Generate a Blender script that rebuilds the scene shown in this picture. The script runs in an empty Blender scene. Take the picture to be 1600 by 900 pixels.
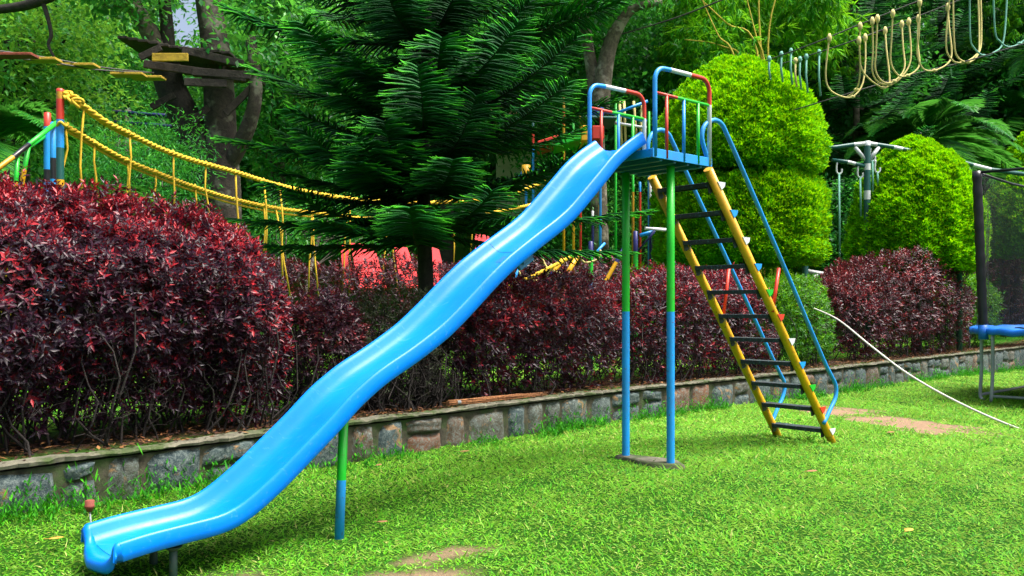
import bpy, math, random
import numpy as np
from mathutils import Vector

# ------------------------------------------------------------------ camera, sky, sun, exposure
scene = bpy.context.scene
CH, F, Y0 = 1.3, 1400.0, 480.0
cam_d = bpy.data.cameras.new("camera"); cam = bpy.data.objects.new("camera", cam_d)
scene.collection.objects.link(cam); scene.camera = cam
cam.location = (0, 0, CH); cam.rotation_euler = (math.radians(90), 0, 0)
cam_d.sensor_width = 36.0; cam_d.lens = 36.0 * F / 1600.0; cam_d.shift_y = (Y0 - 450) / 1600.0
cam_d.clip_start = 0.05; cam_d.clip_end = 600

SUN_EL, SUN_AZ = 66.0, 105.0      # degrees; azimuth clockwise from +Y (ahead) towards +X (right)
world = bpy.data.worlds.new("World"); scene.world = world; world.use_nodes = True
wn = world.node_tree; wn.nodes.clear()
sky = wn.nodes.new("ShaderNodeTexSky"); sky.sky_type = 'NISHITA'; sky.sun_disc = False
sky.sun_elevation = math.radians(SUN_EL); sky.sun_rotation = math.radians(SUN_AZ)
sky.air_density = 1.0; sky.dust_density = 9.0; sky.ozone_density = 0.3
bg = wn.nodes.new("ShaderNodeBackground"); bg.inputs[1].default_value = 0.15
wo = wn.nodes.new("ShaderNodeOutputWorld")
wn.links.new(sky.outputs[0], bg.inputs[0]); wn.links.new(bg.outputs[0], wo.inputs[0])
sl = bpy.data.lights.new("sun", 'SUN'); sl.energy = 3.0; sl.angle = math.radians(24); sl.color = (1, .975, .93)
so = bpy.data.objects.new("sun", sl); scene.collection.objects.link(so)
_e, _a = math.radians(SUN_EL), math.radians(SUN_AZ)
sdir = Vector((math.sin(_a) * math.cos(_e), math.cos(_a) * math.cos(_e), math.sin(_e)))
so.rotation_euler = sdir.to_track_quat('Z', 'Y').to_euler()
scene.view_settings.view_transform = 'Standard'; scene.view_settings.look = 'None'
scene.view_settings.gamma = 1; scene.view_settings.use_curve_mapping = False
scene.view_settings.exposure = 1.05
scene.cycles.max_bounces = 6; scene.cycles.diffuse_bounces = 3; scene.cycles.glossy_bounces = 2
scene.cycles.transmission_bounces = 4; scene.cycles.transparent_max_bounces = 12

rs = np.random.RandomState(7); random.seed(7)
def rnd(a=0., b=1., n=None): return rs.uniform(a, b, n)

# ------------------------------------------------------------------ object helpers
C = scene.collection; UP = np.array((0, 0, 1.))
def tagp(o, label=None, cat=None, group=None, kind=None):
    if label: o["label"] = label
    if cat: o["category"] = cat
    if group: o["group"] = group
    if kind: o["kind"] = kind
    return o
def thing(name, label, cat, loc=(0, 0, 0), group=None):
    o = bpy.data.objects.new(name, None); C.objects.link(o); o.location = loc
    o.empty_display_size = .1
    return tagp(o, label, cat, group)
def link(name, me, parent=None, world_coords=True):
    o = bpy.data.objects.new(name, me); C.objects.link(o)
    if parent is not None:
        o.parent = parent
        if world_coords:                       # geometry given in world coordinates
            b = parent
            off = Vector((0, 0, 0))
            while b is not None: off += b.location; b = b.parent
            o.location = -off
    return o
def mesh_np(name, V, Fc, mats, attr=None, smooth=False, midx=None):
    V = np.ascontiguousarray(V, np.float32); Fc = np.ascontiguousarray(Fc, np.int32)
    me = bpy.data.meshes.new(name)
    me.vertices.add(len(V)); me.vertices.foreach_set("co", V.ravel())
    m, k = Fc.shape
    me.loops.add(m * k); me.loops.foreach_set("vertex_index", Fc.ravel())
    me.polygons.add(m); me.polygons.foreach_set("loop_start", np.arange(m, dtype=np.int32) * k)
    me.polygons.foreach_set("loop_total", np.full(m, k, np.int32))
    if smooth: me.polygons.foreach_set("use_smooth", np.ones(m, bool))
    if midx is not None: me.polygons.foreach_set("material_index", np.ascontiguousarray(midx, np.int32))
    if attr is not None:
        a = me.attributes.new("rnd", 'FLOAT', 'POINT'); a.data.foreach_set("value", np.ascontiguousarray(attr, np.float32))
    for mt in (mats if isinstance(mats, (list, tuple)) else [mats]): me.materials.append(mt)
    me.update(calc_edges=True)
    return me

class MB:
    """collects shapes of one mesh; every face carries a material"""
    def __init__(s): s.v = []; s.f = []; s.m = []; s.sm = []; s.mats = []
    def mi(s, m):
        if m not in s.mats: s.mats.append(m)
        return s.mats.index(m)
    def add(s, V, Fs, m, smooth=False):
        o = len(s.v); k = s.mi(m)
        s.v += [tuple(map(float, p)) for p in V]
        for f in Fs: s.f.append([i + o for i in f]); s.m.append(k); s.sm.append(smooth)
        return s
    def tube(s, P, R, m, n=10, caps=True, segm=None):
        P = [np.array(p, float) for p in P]
        if np.isscalar(R): R = [R] * len(P)
        V = []; up = None
        for i, p in enumerate(P):
            t = P[min(i + 1, len(P) - 1)] - P[max(i - 1, 0)]; t /= (np.linalg.norm(t) + 1e-9)
            if up is None:
                up = np.array((0, 0, 1.)) if abs(t[2]) < .9 else np.array((1., 0, 0))
            a = np.cross(t, up); a /= np.linalg.norm(a) + 1e-9; b = np.cross(a, t); up = b
            for k in range(n):
                an = 2 * math.pi * k / n
                V.append(p + R[i] * (math.cos(an) * a + math.sin(an) * b))
        o = len(s.v); s.v += [tuple(map(float, p)) for p in V]
        for i in range(len(P) - 1):
            mm = s.mi(segm[i] if segm else m)
            for k in range(n):
                k2 = (k + 1) % n
                s.f.append([o + i * n + k2, o + i * n + k, o + (i + 1) * n + k, o + (i + 1) * n + k2]); s.m.append(mm); s.sm.append(True)
        if caps:
            s.f.append([o + k for k in range(n)]); s.m.append(s.mi(segm[0] if segm else m)); s.sm.append(False)
            L = o + (len(P) - 1) * n
            s.f.append([L + k for k in range(n)][::-1]); s.m.append(s.mi(segm[-1] if segm else m)); s.sm.append(False)
        return s
    def box(s, c, sz, m, ax=None, ay=None, az=None, bev=0.0):
        """box centred at c; axes as vectors; chamfered when bev > 0"""
        c = np.array(c, float)
        ax = np.array(ax if ax is not None else (1, 0, 0), float); ay = np.array(ay if ay is not None else (0, 1, 0), float)
        az = np.array(az if az is not None else (0, 0, 1), float)
        h = np.array(sz, float) / 2; b = min(bev, h.min() * .9)
        if b <= 0:
            V = [c + ax * h[0] * i + ay * h[1] * j + az * h[2] * k for i in (-1, 1) for j in (-1, 1) for k in (-1, 1)]
            Fs = [(0, 1, 3, 2), (4, 6, 7, 5), (0, 4, 5, 1), (2, 3, 7, 6), (0, 2, 6, 4), (1, 5, 7, 3)]
            return s.add(V, Fs, m)
        V = []
        for i in (-1, 1):
            for j in (-1, 1):
                for k in (-1, 1):
                    for q in range(3):
                        e = [h[0], h[1], h[2]]
                        for r in range(3):
                            if r != q: e[r] -= b
                        V.append(c + ax * e[0] * i + ay * e[1] * j + az * e[2] * k)
        ix = lambda i, j, k, q: (((i > 0) * 2 + (j > 0)) * 2 + (k > 0)) * 3 + q
        Fs = []
        for sgn in (-1, 1):
            for q in range(3):
                o = [r for r in range(3) if r != q]; fc = []
                for (a, d) in ((-1, -1), (1, -1), (1, 1), (-1, 1)):
                    t = [0, 0, 0]; t[q] = sgn; t[o[0]] = a; t[o[1]] = d; fc.append(ix(*t, q))
                Fs.append(fc)
        for q in range(3):
            o = [r for r in range(3) if r != q]
            for a in (-1, 1):
                for d in (-1, 1):
                    t1 = [0, 0, 0]; t1[q] = -1; t1[o[0]] = a; t1[o[1]] = d
                    t2 = list(t1); t2[q] = 1
                    Fs.append([ix(*t1, o[0]), ix(*t2, o[0]), ix(*t2, o[1]), ix(*t1, o[1])])
        for i in (-1, 1):
            for j in (-1, 1):
                for k in (-1, 1): Fs.append([ix(i, j, k, 0), ix(i, j, k, 1), ix(i, j, k, 2)])
        return s.add(V, Fs, m)
    def build(s, name, parent=None):
        me = bpy.data.meshes.new(name); me.from_pydata(s.v, [], s.f)
        for m in s.mats: me.materials.append(m)
        me.polygons.foreach_set("material_index", s.m); me.polygons.foreach_set("use_smooth", s.sm)
        import bmesh
        bm = bmesh.new(); bm.from_mesh(me); bmesh.ops.recalc_face_normals(bm, faces=bm.faces[:]); bm.to_mesh(me); bm.free()
        me.update()
        return link(name, me, parent)

def W3(px, py, Z): return np.array(((px - 800) / F * Z, Z, CH + (Y0 - py) / F * Z))
def nrm(v): v = np.asarray(v, float); return v / (np.linalg.norm(v, axis=-1, keepdims=True) + 1e-9)
def smooth_path(P, n=8):
    P = [np.array(p, float) for p in P]; out = []
    for i in range(len(P) - 1):
        p0 = P[max(i - 1, 0)]; p1 = P[i]; p2 = P[i + 1]; p3 = P[min(i + 2, len(P) - 1)]
        for k in range(n):
            t = k / n
            out.append(.5 * (2 * p1 + (p2 - p0) * t + (2 * p0 - 5 * p1 + 4 * p2 - p3) * t * t + (3 * p1 - p0 - 3 * p2 + p3) * t ** 3))
    out.append(P[-1]); return out

# ------------------------------------------------------------------ materials
def newmat(name):
    m = bpy.data.materials.new(name); m.use_nodes = True; nt = m.node_tree
    for n in list(nt.nodes):
        if n.type != 'OUTPUT_MATERIAL': nt.nodes.remove(n)
    out = [n for n in nt.nodes if n.type == 'OUTPUT_MATERIAL'][0]
    p = nt.nodes.new("ShaderNodeBsdfPrincipled"); nt.links.new(p.outputs[0], out.inputs[0])
    return m, nt, p, out
def ramp(nt, stops, fac):
    r = nt.nodes.new("ShaderNodeValToRGB"); e = r.color_ramp.elements
    while len(e) < len(stops): e.new(.5)
    for el, (pos, col) in zip(e, stops): el.position = pos; el.color = (*col, 1) if len(col) == 3 else col
    nt.links.new(fac, r.inputs[0]); return r.outputs[0]
def noise(nt, scale, detail=4, rough=.6, coord='Object', dist=0):
    tc = nt.nodes.new("ShaderNodeTexCoord"); n = nt.nodes.new("ShaderNodeTexNoise")
    n.inputs['Scale'].default_value = scale; n.inputs['Detail'].default_value = detail
    n.inputs['Roughness'].default_value = rough; n.inputs['Distortion'].default_value = dist
    nt.links.new(tc.outputs[coord], n.inputs['Vector']); return n
def mixc(nt, fac, a, b):
    m = nt.nodes.new("ShaderNodeMix"); m.data_type = 'RGBA'
    for sock, val in ((m.inputs[0], fac), (m.inputs[6], a), (m.inputs[7], b)):
        if isinstance(val, (int, float)): sock.default_value = val
        elif isinstance(val, tuple): sock.default_value = (*val, 1)
        else: nt.links.new(val, sock)
    return m.outputs[2]
def bump(nt, p, h, strength, dist=.01):
    b = nt.nodes.new("ShaderNodeBump"); b.inputs['Strength'].default_value = strength; b.inputs['Distance'].default_value = dist
    nt.links.new(h, b.inputs['Height']); nt.links.new(b.outputs[0], p.inputs['Normal'])
def paint(name, col, rough=.35, wear=.25, rust=(.12, .05, .02)):
    m, nt, p, o = newmat(name)
    n1 = noise(nt, 3.5, 5, .7); n2 = noise(nt, 38, 4, .7)
    c1 = mixc(nt, ramp(nt, [(.35, (0, 0, 0)), (.7, (1, 1, 1))], n1.outputs[0]), col, tuple(c * .72 + .01 for c in col))
    sp = ramp(nt, [(.69 - wear * .12, (0, 0, 0)), (.73 - wear * .1, (1, 1, 1))], n2.outputs[0])
    nt.links.new(mixc(nt, sp, c1, rust) if wear > 0 else c1, p.inputs['Base Color'])
    r = nt.nodes.new("ShaderNodeMapRange"); r.inputs[3].default_value = rough - .08; r.inputs[4].default_value = rough + .25
    nt.links.new(n1.outputs[0], r.inputs[0]); nt.links.new(r.outputs[0], p.inputs['Roughness'])
    bump(nt, p, n2.outputs[0], .12, .004)
    return m
def leafmat(name, stops, rough=.4, transl=.3, spec=.5, tint=1.25):
    m, nt, p, out = newmat(name)
    a = nt.nodes.new("ShaderNodeAttribute"); a.attribute_name = "rnd"
    col = ramp(nt, stops, a.outputs['Fac'])
    nt.links.new(col, p.inputs['Base Color']); p.inputs['Roughness'].default_value = rough
    p.inputs['Specular IOR Level'].default_value = spec
    t = nt.nodes.new("ShaderNodeBsdfTranslucent"); mx = nt.nodes.new("ShaderNodeMixShader"); mx.inputs[0].default_value = transl
    nt.links.new(mixc(nt, .5, col, (stops[-1][1][0] * tint, stops[-1][1][1] * tint, stops[-1][1][2])), t.inputs[0])
    nt.links.new(p.outputs[0], mx.inputs[1]); nt.links.new(t.outputs[0], mx.inputs[2]); nt.links.new(mx.outputs[0], out.inputs[0])
    return m
def bark(name, c1, c2, scale=9, c3=None):
    m, nt, p, o = newmat(name)
    n = noise(nt, scale, 6, .7, dist=.6); n2 = noise(nt, scale * .35, 3, .6)
    c = ramp(nt, [(.3, c1), (.62, c2)], n.outputs[0])
    if c3: c = mixc(nt, ramp(nt, [(.52, (0, 0, 0)), (.62, (1, 1, 1))], n2.outputs[0]), c, c3)
    nt.links.new(c, p.inputs['Base Color']); p.inputs['Roughness'].default_value = .9
    bump(nt, p, n.outputs[0], .8, .03); return m

M_slide, nt, p, _ = newmat("slide_blue_plastic")
n1 = noise(nt, 2.2, 4, .6); n2 = noise(nt, 55, 3, .6); n3 = noise(nt, 11, 5, .75, dist=1.5)
c = mixc(nt, ramp(nt, [(.35, (0, 0, 0)), (.7, (1, 1, 1))], n1.outputs[0]), (.0, .20, .84), (.0, .165, .74))
c = mixc(nt, ramp(nt, [(.64, (0, 0, 0)), (.80, (.55, .55, .55))], n3.outputs[0]), c, (.03, .10, .24))
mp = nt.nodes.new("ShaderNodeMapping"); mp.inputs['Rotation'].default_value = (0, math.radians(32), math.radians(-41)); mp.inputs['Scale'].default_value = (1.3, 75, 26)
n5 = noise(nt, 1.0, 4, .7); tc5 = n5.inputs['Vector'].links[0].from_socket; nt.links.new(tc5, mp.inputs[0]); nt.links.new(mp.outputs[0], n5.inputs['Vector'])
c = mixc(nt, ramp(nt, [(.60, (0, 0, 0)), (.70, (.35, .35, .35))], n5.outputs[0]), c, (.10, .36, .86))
nt.links.new(c, p.inputs['Base Color'])
r = nt.nodes.new("ShaderNodeMapRange"); r.inputs[3].default_value = .20; r.inputs[4].default_value = .42
nt.links.new(n3.outputs[0], r.inputs[0]); nt.links.new(r.outputs[0], p.inputs['Roughness'])
bump(nt, p, n1.outputs[0], .12, .02)
p.inputs['Specular IOR Level'].default_value = .26

M_blue = paint("paint_sky_blue", (.006, .29, .78), .35, .45); M_green = paint("paint_green", (.006, .48, .02), .35, .45)
M_red = paint("paint_red", (.62, .035, .012)); M_white = paint("paint_white", (.62, .66, .68)); M_yellow = paint("paint_yellow", (.74, .40, .003), wear=.55)
M_orange = paint("paint_ochre", (.55, .30, .01), wear=.9); M_teal = paint("paint_teal", (.01, .10, .09)); M_navy = paint("paint_navy", (.008, .012, .12))
M_tread = paint("paint_worn_dark_tread", (.018, .028, .034), .45, 1.0, (.05, .12, .16))
M_platblue = paint("paint_platform_blue", (.01, .16, .38), .4, .8, (.02, .05, .07))
M_black = paint("black_vinyl", (.008, .01, .014), .25, 0)
M_grey = paint("galvanised_steel", (.30, .34, .36), .35, .3, (.1, .1, .1))
M_pad = paint("trampoline_blue_pad", (.0, .17, .74), .4, 0)
M_rope = paint("yellow_rope_fibre", (.70, .46, .02), .8, 0); M_cream = paint("cream_rope_fibre", (.66, .58, .22), .8, 0)
M_tealrope = paint("teal_rope_fibre", (.16, .42, .33), .8, 0); M_whiterope = paint("white_rope_fibre", (.62, .62, .55), .8, 0)
M_wire = paint("steel_wire", (.06, .06, .055), .5, 0)
M_footmetal = paint("foot_dull_green", (.02, .06, .05), .5, .8)
M_wood = bark("weathered_wood", (.008, .007, .006), (.045, .038, .03), 14)
M_yplank = bark("yellow_plank", (.30, .20, .02), (.52, .36, .03), 12)
M_rplank = bark("red_plank", (.16, .03, .015), (.26, .06, .03), 12)
M_stick = bark("dry_sticks", (.14, .055, .02), (.36, .16, .06), 20)
M_bark_dark = bark("dark_bark", (.006, .007, .006), (.03, .028, .02), 11)
M_bark_mid = bark("grey_brown_bark", (.012, .011, .009), (.055, .047, .035), 9, (.13, .135, .10))
M_bark_pale = bark("pale_bark", (.03, .025, .018), (.16, .14, .10), 9, (.30, .28, .22))
M_stem = bark("thin_stems", (.004, .003, .003), (.014, .010, .008), 14)
M_culm = bark("bamboo_culm", (.30, .24, .02), (.50, .42, .05), 4)

RED = [(0, (.005, .003, .009)), (.45, (.017, .006, .018)), (.68, (.055, .008, .026)), (.86, (.17, .009, .022)), (1, (.36, .016, .026))]
M_redleaf = leafmat("red_hedge_leaf", RED, .42, .18, .40)
M_purpleleaf = leafmat("purple_bush_leaf", [(0, (.008, .004, .010)), (.45, (.030, .009, .022)), (.75, (.10, .016, .03)), (1, (.26, .03, .035))], .42, .18, .42)
M_dry = leafmat("sparse_green_leaf", [(0, (.012, .020, .008)), (.6, (.03, .05, .014)), (1, (.09, .10, .03))], .6, .2)
M_arau = leafmat("araucaria_needles", [(0, (.001, .021, .008)), (.45, (.003, .047, .012)), (.72, (.008, .135, .015)), (1, (.06, .42, .010))], .6, .16, .12)
M_top = leafmat("topiary_leaf", [(0, (.008, .11, .001)), (.42, (.05, .33, .001)), (.72, (.21, .64, .001)), (1, (.52, .88, .004))], .6, .34, .08)
M_topd = leafmat("topiary_leaf_dark", [(0, (.010, .08, .004)), (.5, (.03, .18, .006)), (.85, (.08, .32, .008)), (1, (.2, .48, .01))], .5, .3, .3)
M_broad = leafmat("broad_leaf", [(0, (.004, .06, .014)), (.5, (.014, .18, .03)), (.85, (.05, .34, .05)), (1, (.15, .50, .05))], .4, .38, .4)
M_broady = leafmat("broad_leaf_yellowish", [(0, (.008, .09, .015)), (.5, (.035, .24, .03)), (.85, (.09, .40, .04)), (1, (.28, .55, .05))], .45, .42, .3)
M_darkleaf = leafmat("dark_leaf", [(0, (.003, .04, .010)), (.5, (.008, .13, .022)), (.9, (.03, .30, .035)), (1, (.10, .45, .04))], .5, .34, .25)
M_bam = leafmat("bamboo_leaf", [(0, (.008, .11, .006)), (.5, (.03, .29, .010)), (.85, (.12, .50, .012)), (1, (.30, .68, .02))], .5, .42, .2)
M_palm = leafmat("palm_leaflet", [(0, (.004, .06, .012)), (.5, (.014, .17, .025)), (.9, (.05, .36, .03)), (1, (.15, .5, .06))], .4, .3, .4)
M_grassleaf = leafmat("grass_blade", [(0, (.010, .12, .003)), (.4, (.046, .34, .004)), (.76, (.17, .56, .008)), (.93, (.36, .66, .12)), (1, (.45, .50, .15))], .5, .36, .22)
M_weed = leafmat("weed_leaf", [(0, (.006, .07, .006)), (.5, (.018, .18, .006)), (1, (.07, .38, .012))], .6, .3, .12)

def ground_mat(name, g1, g2, dirt):
    m, nt, p, o = newmat(name)
    n = noise(nt, 3.2, 8, .7); n2 = noise(nt, 60, 5, .8); a = nt.nodes.new("ShaderNodeAttribute"); a.attribute_name = "rnd"
    g = ramp(nt, [(.35, g1), (.65, g2)], n2.outputs[0])
    d = ramp(nt, [(.3, tuple(c * .7 for c in dirt)), (.7, tuple(c * 1.25 for c in dirt))], n2.outputs[0])
    nt.links.new(mixc(nt, a.outputs['Fac'], g, d), p.inputs['Base Color']); p.inputs['Roughness'].default_value = 1
    p.inputs['Specular IOR Level'].default_value = .1
    bump(nt, p, n2.outputs[0], .7, .03); return m
M_ground = ground_mat("lawn_soil", (.009, .045, .003), (.022, .10, .004), (.27, .185, .12))
M_bed = ground_mat("raised_lawn_soil", (.02, .10, .006), (.05, .24, .010), (.030, .020, .012))

M_stone, nt, p, _ = newmat("stone_masonry")
a = nt.nodes.new("ShaderNodeAttribute"); a.attribute_name = "rnd"
n = noise(nt, 24, 8, .85, dist=.5); n2 = noise(nt, 3.6, 6, .75); n3 = noise(nt, 6, 6, .7, dist=.8); n4 = noise(nt, 90, 3, .7)
base = ramp(nt, [(0, (.014, .034, .042)), (.35, (.028, .055, .060)), (.6, (.045, .055, .042)), (.8, (.07, .05, .03)), (1, (.15, .05, .015))], a.outputs['Fac'])
base = mixc(nt, ramp(nt, [(.46, (0, 0, 0)), (.62, (1, 1, 1))], n.outputs[0]), base, (.15, .19, .18))
base = mixc(nt, ramp(nt, [(.58, (0, 0, 0)), (.64, (.9, .9, .9))], n3.outputs[0]), base, (.26, .15, .06))
base = mixc(nt, ramp(nt, [(.57, (0, 0, 0)), (.70, (.85, .85, .85))], n2.outputs[0]), base, (.03, .065, .012))
nt.links.new(base, p.inputs['Base Color']); p.inputs['Roughness'].default_value = .85
mb_ = nt.nodes.new("ShaderNodeMath"); mb_.operation = 'ADD'; nt.links.new(n.outputs[0], mb_.inputs[0]); nt.links.new(n4.outputs[0], mb_.inputs[1])
bump(nt, p, mb_.outputs[0], .7, .02)
M_mortar, nt, p, _ = newmat("mortar")
n = noise(nt, 12, 8, .75); n2 = noise(nt, 2.2, 5, .65)
c = ramp(nt, [(.35, (.018, .016, .010)), (.7, (.09, .085, .055))], n.outputs[0])
c = mixc(nt, ramp(nt, [(.5, (0, 0, 0)), (.62, (1, 1, 1))], n2.outputs[0]), c, (.03, .06, .012))
nt.links.new(c, p.inputs['Base Color']); p.inputs['Roughness'].default_value = .95; bump(nt, p, n.outputs[0], .8, .02)
M_coping, nt, p, _ = newmat("mossy_concrete")
n = noise(nt, 9, 8, .75); n2 = noise(nt, 2.6, 6, .7)
c = ramp(nt, [(.3, (.035, .035, .022)), (.7, (.17, .165, .12))], n.outputs[0])
c = mixc(nt, ramp(nt, [(.48, (0, 0, 0)), (.60, (1, 1, 1))], n2.outputs[0]), c, (.035, .06, .012))
nt.links.new(c, p.inputs['Base Color']); p.inputs['Roughness'].default_value = .9; bump(nt, p, n.outputs[0], .6, .015)
M_net, nt, p, out = newmat("black_safety_net")
p.inputs['Base Color'].default_value = (.012, .016, .02, 1); p.inputs['Roughness'].default_value = .7
tr = nt.nodes.new("ShaderNodeBsdfTransparent"); mx = nt.nodes.new("ShaderNodeMixShader")
n = noise(nt, 6, 2); r = nt.nodes.new("ShaderNodeMapRange"); r.inputs[3].default_value = .22; r.inputs[4].default_value = .42
nt.links.new(n.outputs[0], r.inputs[0]); nt.links.new(r.outputs[0], mx.inputs[0])
nt.links.new(tr.outputs[0], mx.inputs[1]); nt.links.new(p.outputs[0], mx.inputs[2]); nt.links.new(mx.outputs[0], out.inputs[0])
M_leafyellow = paint("dead_leaf_yellow", (.55, .33, .04), .6, .6, (.25, .1, .02)); M_leafbrown = paint("dead_leaf_brown", (.32, .16, .06), .7, .4)
M_rusty = paint("rusty_red", (.22, .045, .025), .7, .6); M_redsheet = paint("red_sheet", (.74, .008, .016), .5, .35, (.35, .01, .01)); M_plaster = paint("pale_plaster", (.72, .62, .56), .8, .3, (.4, .35, .3))
M_roof = paint("brown_roof", (.20, .09, .05), .8, .3); M_barrel = paint("barrel_blue", (.01, .06, .32), .35, .1)
M_hill = ground_mat("hill_soil", (.004, .03, .004), (.012, .06, .008), (.04, .03, .02))

# ------------------------------------------------------------------ terrain
CP = np.array([(1.15, 7.6, -.01), (3.0, 9.2, -.05), (-1.09, 5.66, -.17), (-3.3, 5.7, .0), (0, 9.8, -.08), (5.5, 15.1, -.13), (13.3, 23.2, -.28),
               (-2.2, 4.6, -.17), (0, 3.8, -.15), (3, 5, -.08), (7, 13, -.19), (6, 9, -.1), (-2.2, 7.0, -.03), (12, 14, -.2), (2.6, 12, -.09), (9, 7, -.1), (-3, 2, -.15)])
def gz(x, y):
    x = np.asarray(x, float); y = np.asarray(y, float)
    d = (x[..., None] - CP[:, 0]) ** 2 + (y[..., None] - CP[:, 1]) ** 2
    w = 1 / (d + .6) ** 1.5
    return (w * CP[:, 2]).sum(-1) / w.sum(-1) + .012 * np.sin(x * 2.1 + 1) * np.cos(y * 1.7) + .006 * np.sin(x * 5.3 + y * 4.1)
WT = .30   # wall top height
wp = [((x - 800) / (y - 480.), F / (y - 480.) * (CH - WT)) for x, y in ((0, 727), (530, 661), (900, 616), (1100, 595), (1310, 573.5), (1600, 541))]
wd0 = np.array(wp[0]) - np.array(wp[1]); wd1 = np.array(wp[-1]) - np.array(wp[-2])
wp = [tuple(np.array(wp[0]) + wd0 * 2.2)] + wp + [tuple(np.array(wp[-1]) + wd1 * 2.5)]
WP = np.array([p for p in smooth_path([(a, b, 0) for a, b in wp], 12)])[:, :2]
wseg = np.linalg.norm(np.diff(WP, axis=0), axis=1); WS = np.concatenate([[0], np.cumsum(wseg)])
def wall_at(u, off=0.):
    """point at arc length u, off metres behind the front face"""
    u = np.asarray(u, float); x = np.interp(u, WS, WP[:, 0]); y = np.interp(u, WS, WP[:, 1]); e = .3
    tx = np.interp(u + e, WS, WP[:, 0]) - np.interp(u - e, WS, WP[:, 0]); ty = np.interp(u + e, WS, WP[:, 1]) - np.interp(u - e, WS, WP[:, 1])
    l = np.hypot(tx, ty); return x - ty / l * off, y + tx / l * off
def wall_u(px):
    """arc length where the ray through picture column px meets the wall"""
    r = (px - 800) / F; f = WP[:, 0] - r * WP[:, 1]; i = np.where(np.diff(np.sign(f)) != 0)[0][0]
    t = f[i] / (f[i] - f[i + 1]); return WS[i] + t * wseg[i]
def behind(x, y):
    """signed distance behind the wall's front"""
    x = np.asarray(x, float).ravel(); y = np.asarray(y, float).ravel(); out = np.empty(len(x))
    mid = (WP[1:] + WP[:-1]) / 2; t = np.diff(WP, axis=0) / wseg[:, None]
    for s in range(0, len(x), 20000):
        dx = x[s:s + 20000, None] - mid[:, 0]; dy = y[s:s + 20000, None] - mid[:, 1]
        k = (dx ** 2 + dy ** 2).argmin(1); j = np.arange(len(k))
        out[s:s + 20000] = -dx[j, k] * t[k, 1] + dy[j, k] * t[k, 0]
    return out
def bz(x, y, b):   # height of the land behind the wall
    b = np.asarray(b); y = np.asarray(y)
    z = .265 + .015 * np.sin(np.asarray(x) * 1.3) + .01 * np.sin(np.asarray(x) * 9) * np.sin(np.asarray(y) * 7) + np.clip(b - 1, 0, 8) * .008
    hill = np.clip((np.asarray(y) - 34 + np.asarray(x) * .15) / 26, 0, 1)
    return z + 13 * hill * hill * (3 - 2 * hill)
def dirt(x, y):
    def bl(cx, cy, rx, ry, a):
        dx, dy = x - cx, y - cy; c, s = math.cos(a), math.sin(a)
        q = ((dx * c + dy * s) / rx) ** 2 + ((-dx * s + dy * c) / ry) ** 2
        return np.clip(1.55 - q - .55 * np.sin(x * 7 + 2 * np.sin(y * 3.1)) * np.cos(y * 5.3 + x) - .25 * np.sin(x * 19 + y * 13), 0, 1)
    return np.maximum.reduce([bl(4.75, 10.7, .55, 1.15, .2), bl(4.4, 12.1, .6, .5, .4), bl(-.66, 4.66, .46, .24, .3) * .85, bl(-.38, 5.22, .34, .10, .5) * .75, bl(-1.75, 4.62, .4, .2, .4) * .5])

def grid_mesh(name, xs, ys, zf, mat, af):
    X, Y = np.meshgrid(xs, ys); Z = zf(X, Y); nx, ny = len(xs), len(ys)
    V = np.stack([X.ravel(), Y.ravel(), Z.ravel()], 1)
    i = np.arange(nx * ny).reshape(ny, nx)
    Fc = np.stack([i[:-1, :-1].ravel(), i[:-1, 1:].ravel(), i[1:, 1:].ravel(), i[1:, :-1].ravel()], 1)
    return mesh_np(name, V, Fc, mat, attr=af(X, Y).ravel(), smooth=True)
# lower lawn: dips under the raised land behind the wall
lower = lambda X, Y: np.where(behind(X, Y).reshape(X.shape) > .35, -.6, gz(X, Y))
tagp(link("ground", grid_mesh("ground", np.r_[-60, -30, -12, np.arange(-6, 16, .12), 18, 25, 45, 100], np.r_[-40, -10, 0, np.arange(1.5, 26, .12), 30, 40, 100], lower, M_ground, dirt)), kind="structure")
us = np.r_[np.arange(0, WS[-1], .25), WS[-1]]
offs = np.r_[.075, .2, .5, .8, 1.2, 1.45, 1.8, 2.5, 3.5, 5, 7, 10, 14, 18, 23, 28, 34, 40, 46, 55, 70, 100, 160]
U, O = np.meshgrid(us, offs); xx, yy = wall_at(U.ravel(), O.ravel())
V = np.stack([xx, yy, bz(xx, yy, O.ravel())], 1); i = np.arange(len(xx)).reshape(U.shape)
Fc = np.stack([i[:-1, :-1].ravel(), i[:-1, 1:].ravel(), i[1:, 1:].ravel(), i[1:, :-1].ravel()], 1)
bedd = np.clip(1.3 - np.abs(O.ravel() - .75) / .62, 0, 1) + np.clip(np.sin(xx * 1.1) * np.sin(yy * .9 + 1) - .55, 0, 1)
tagp(link("terrain", mesh_np("terrain", V, Fc, M_bed, attr=np.clip(bedd, 0, 1), smooth=True)), kind="structure")

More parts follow.
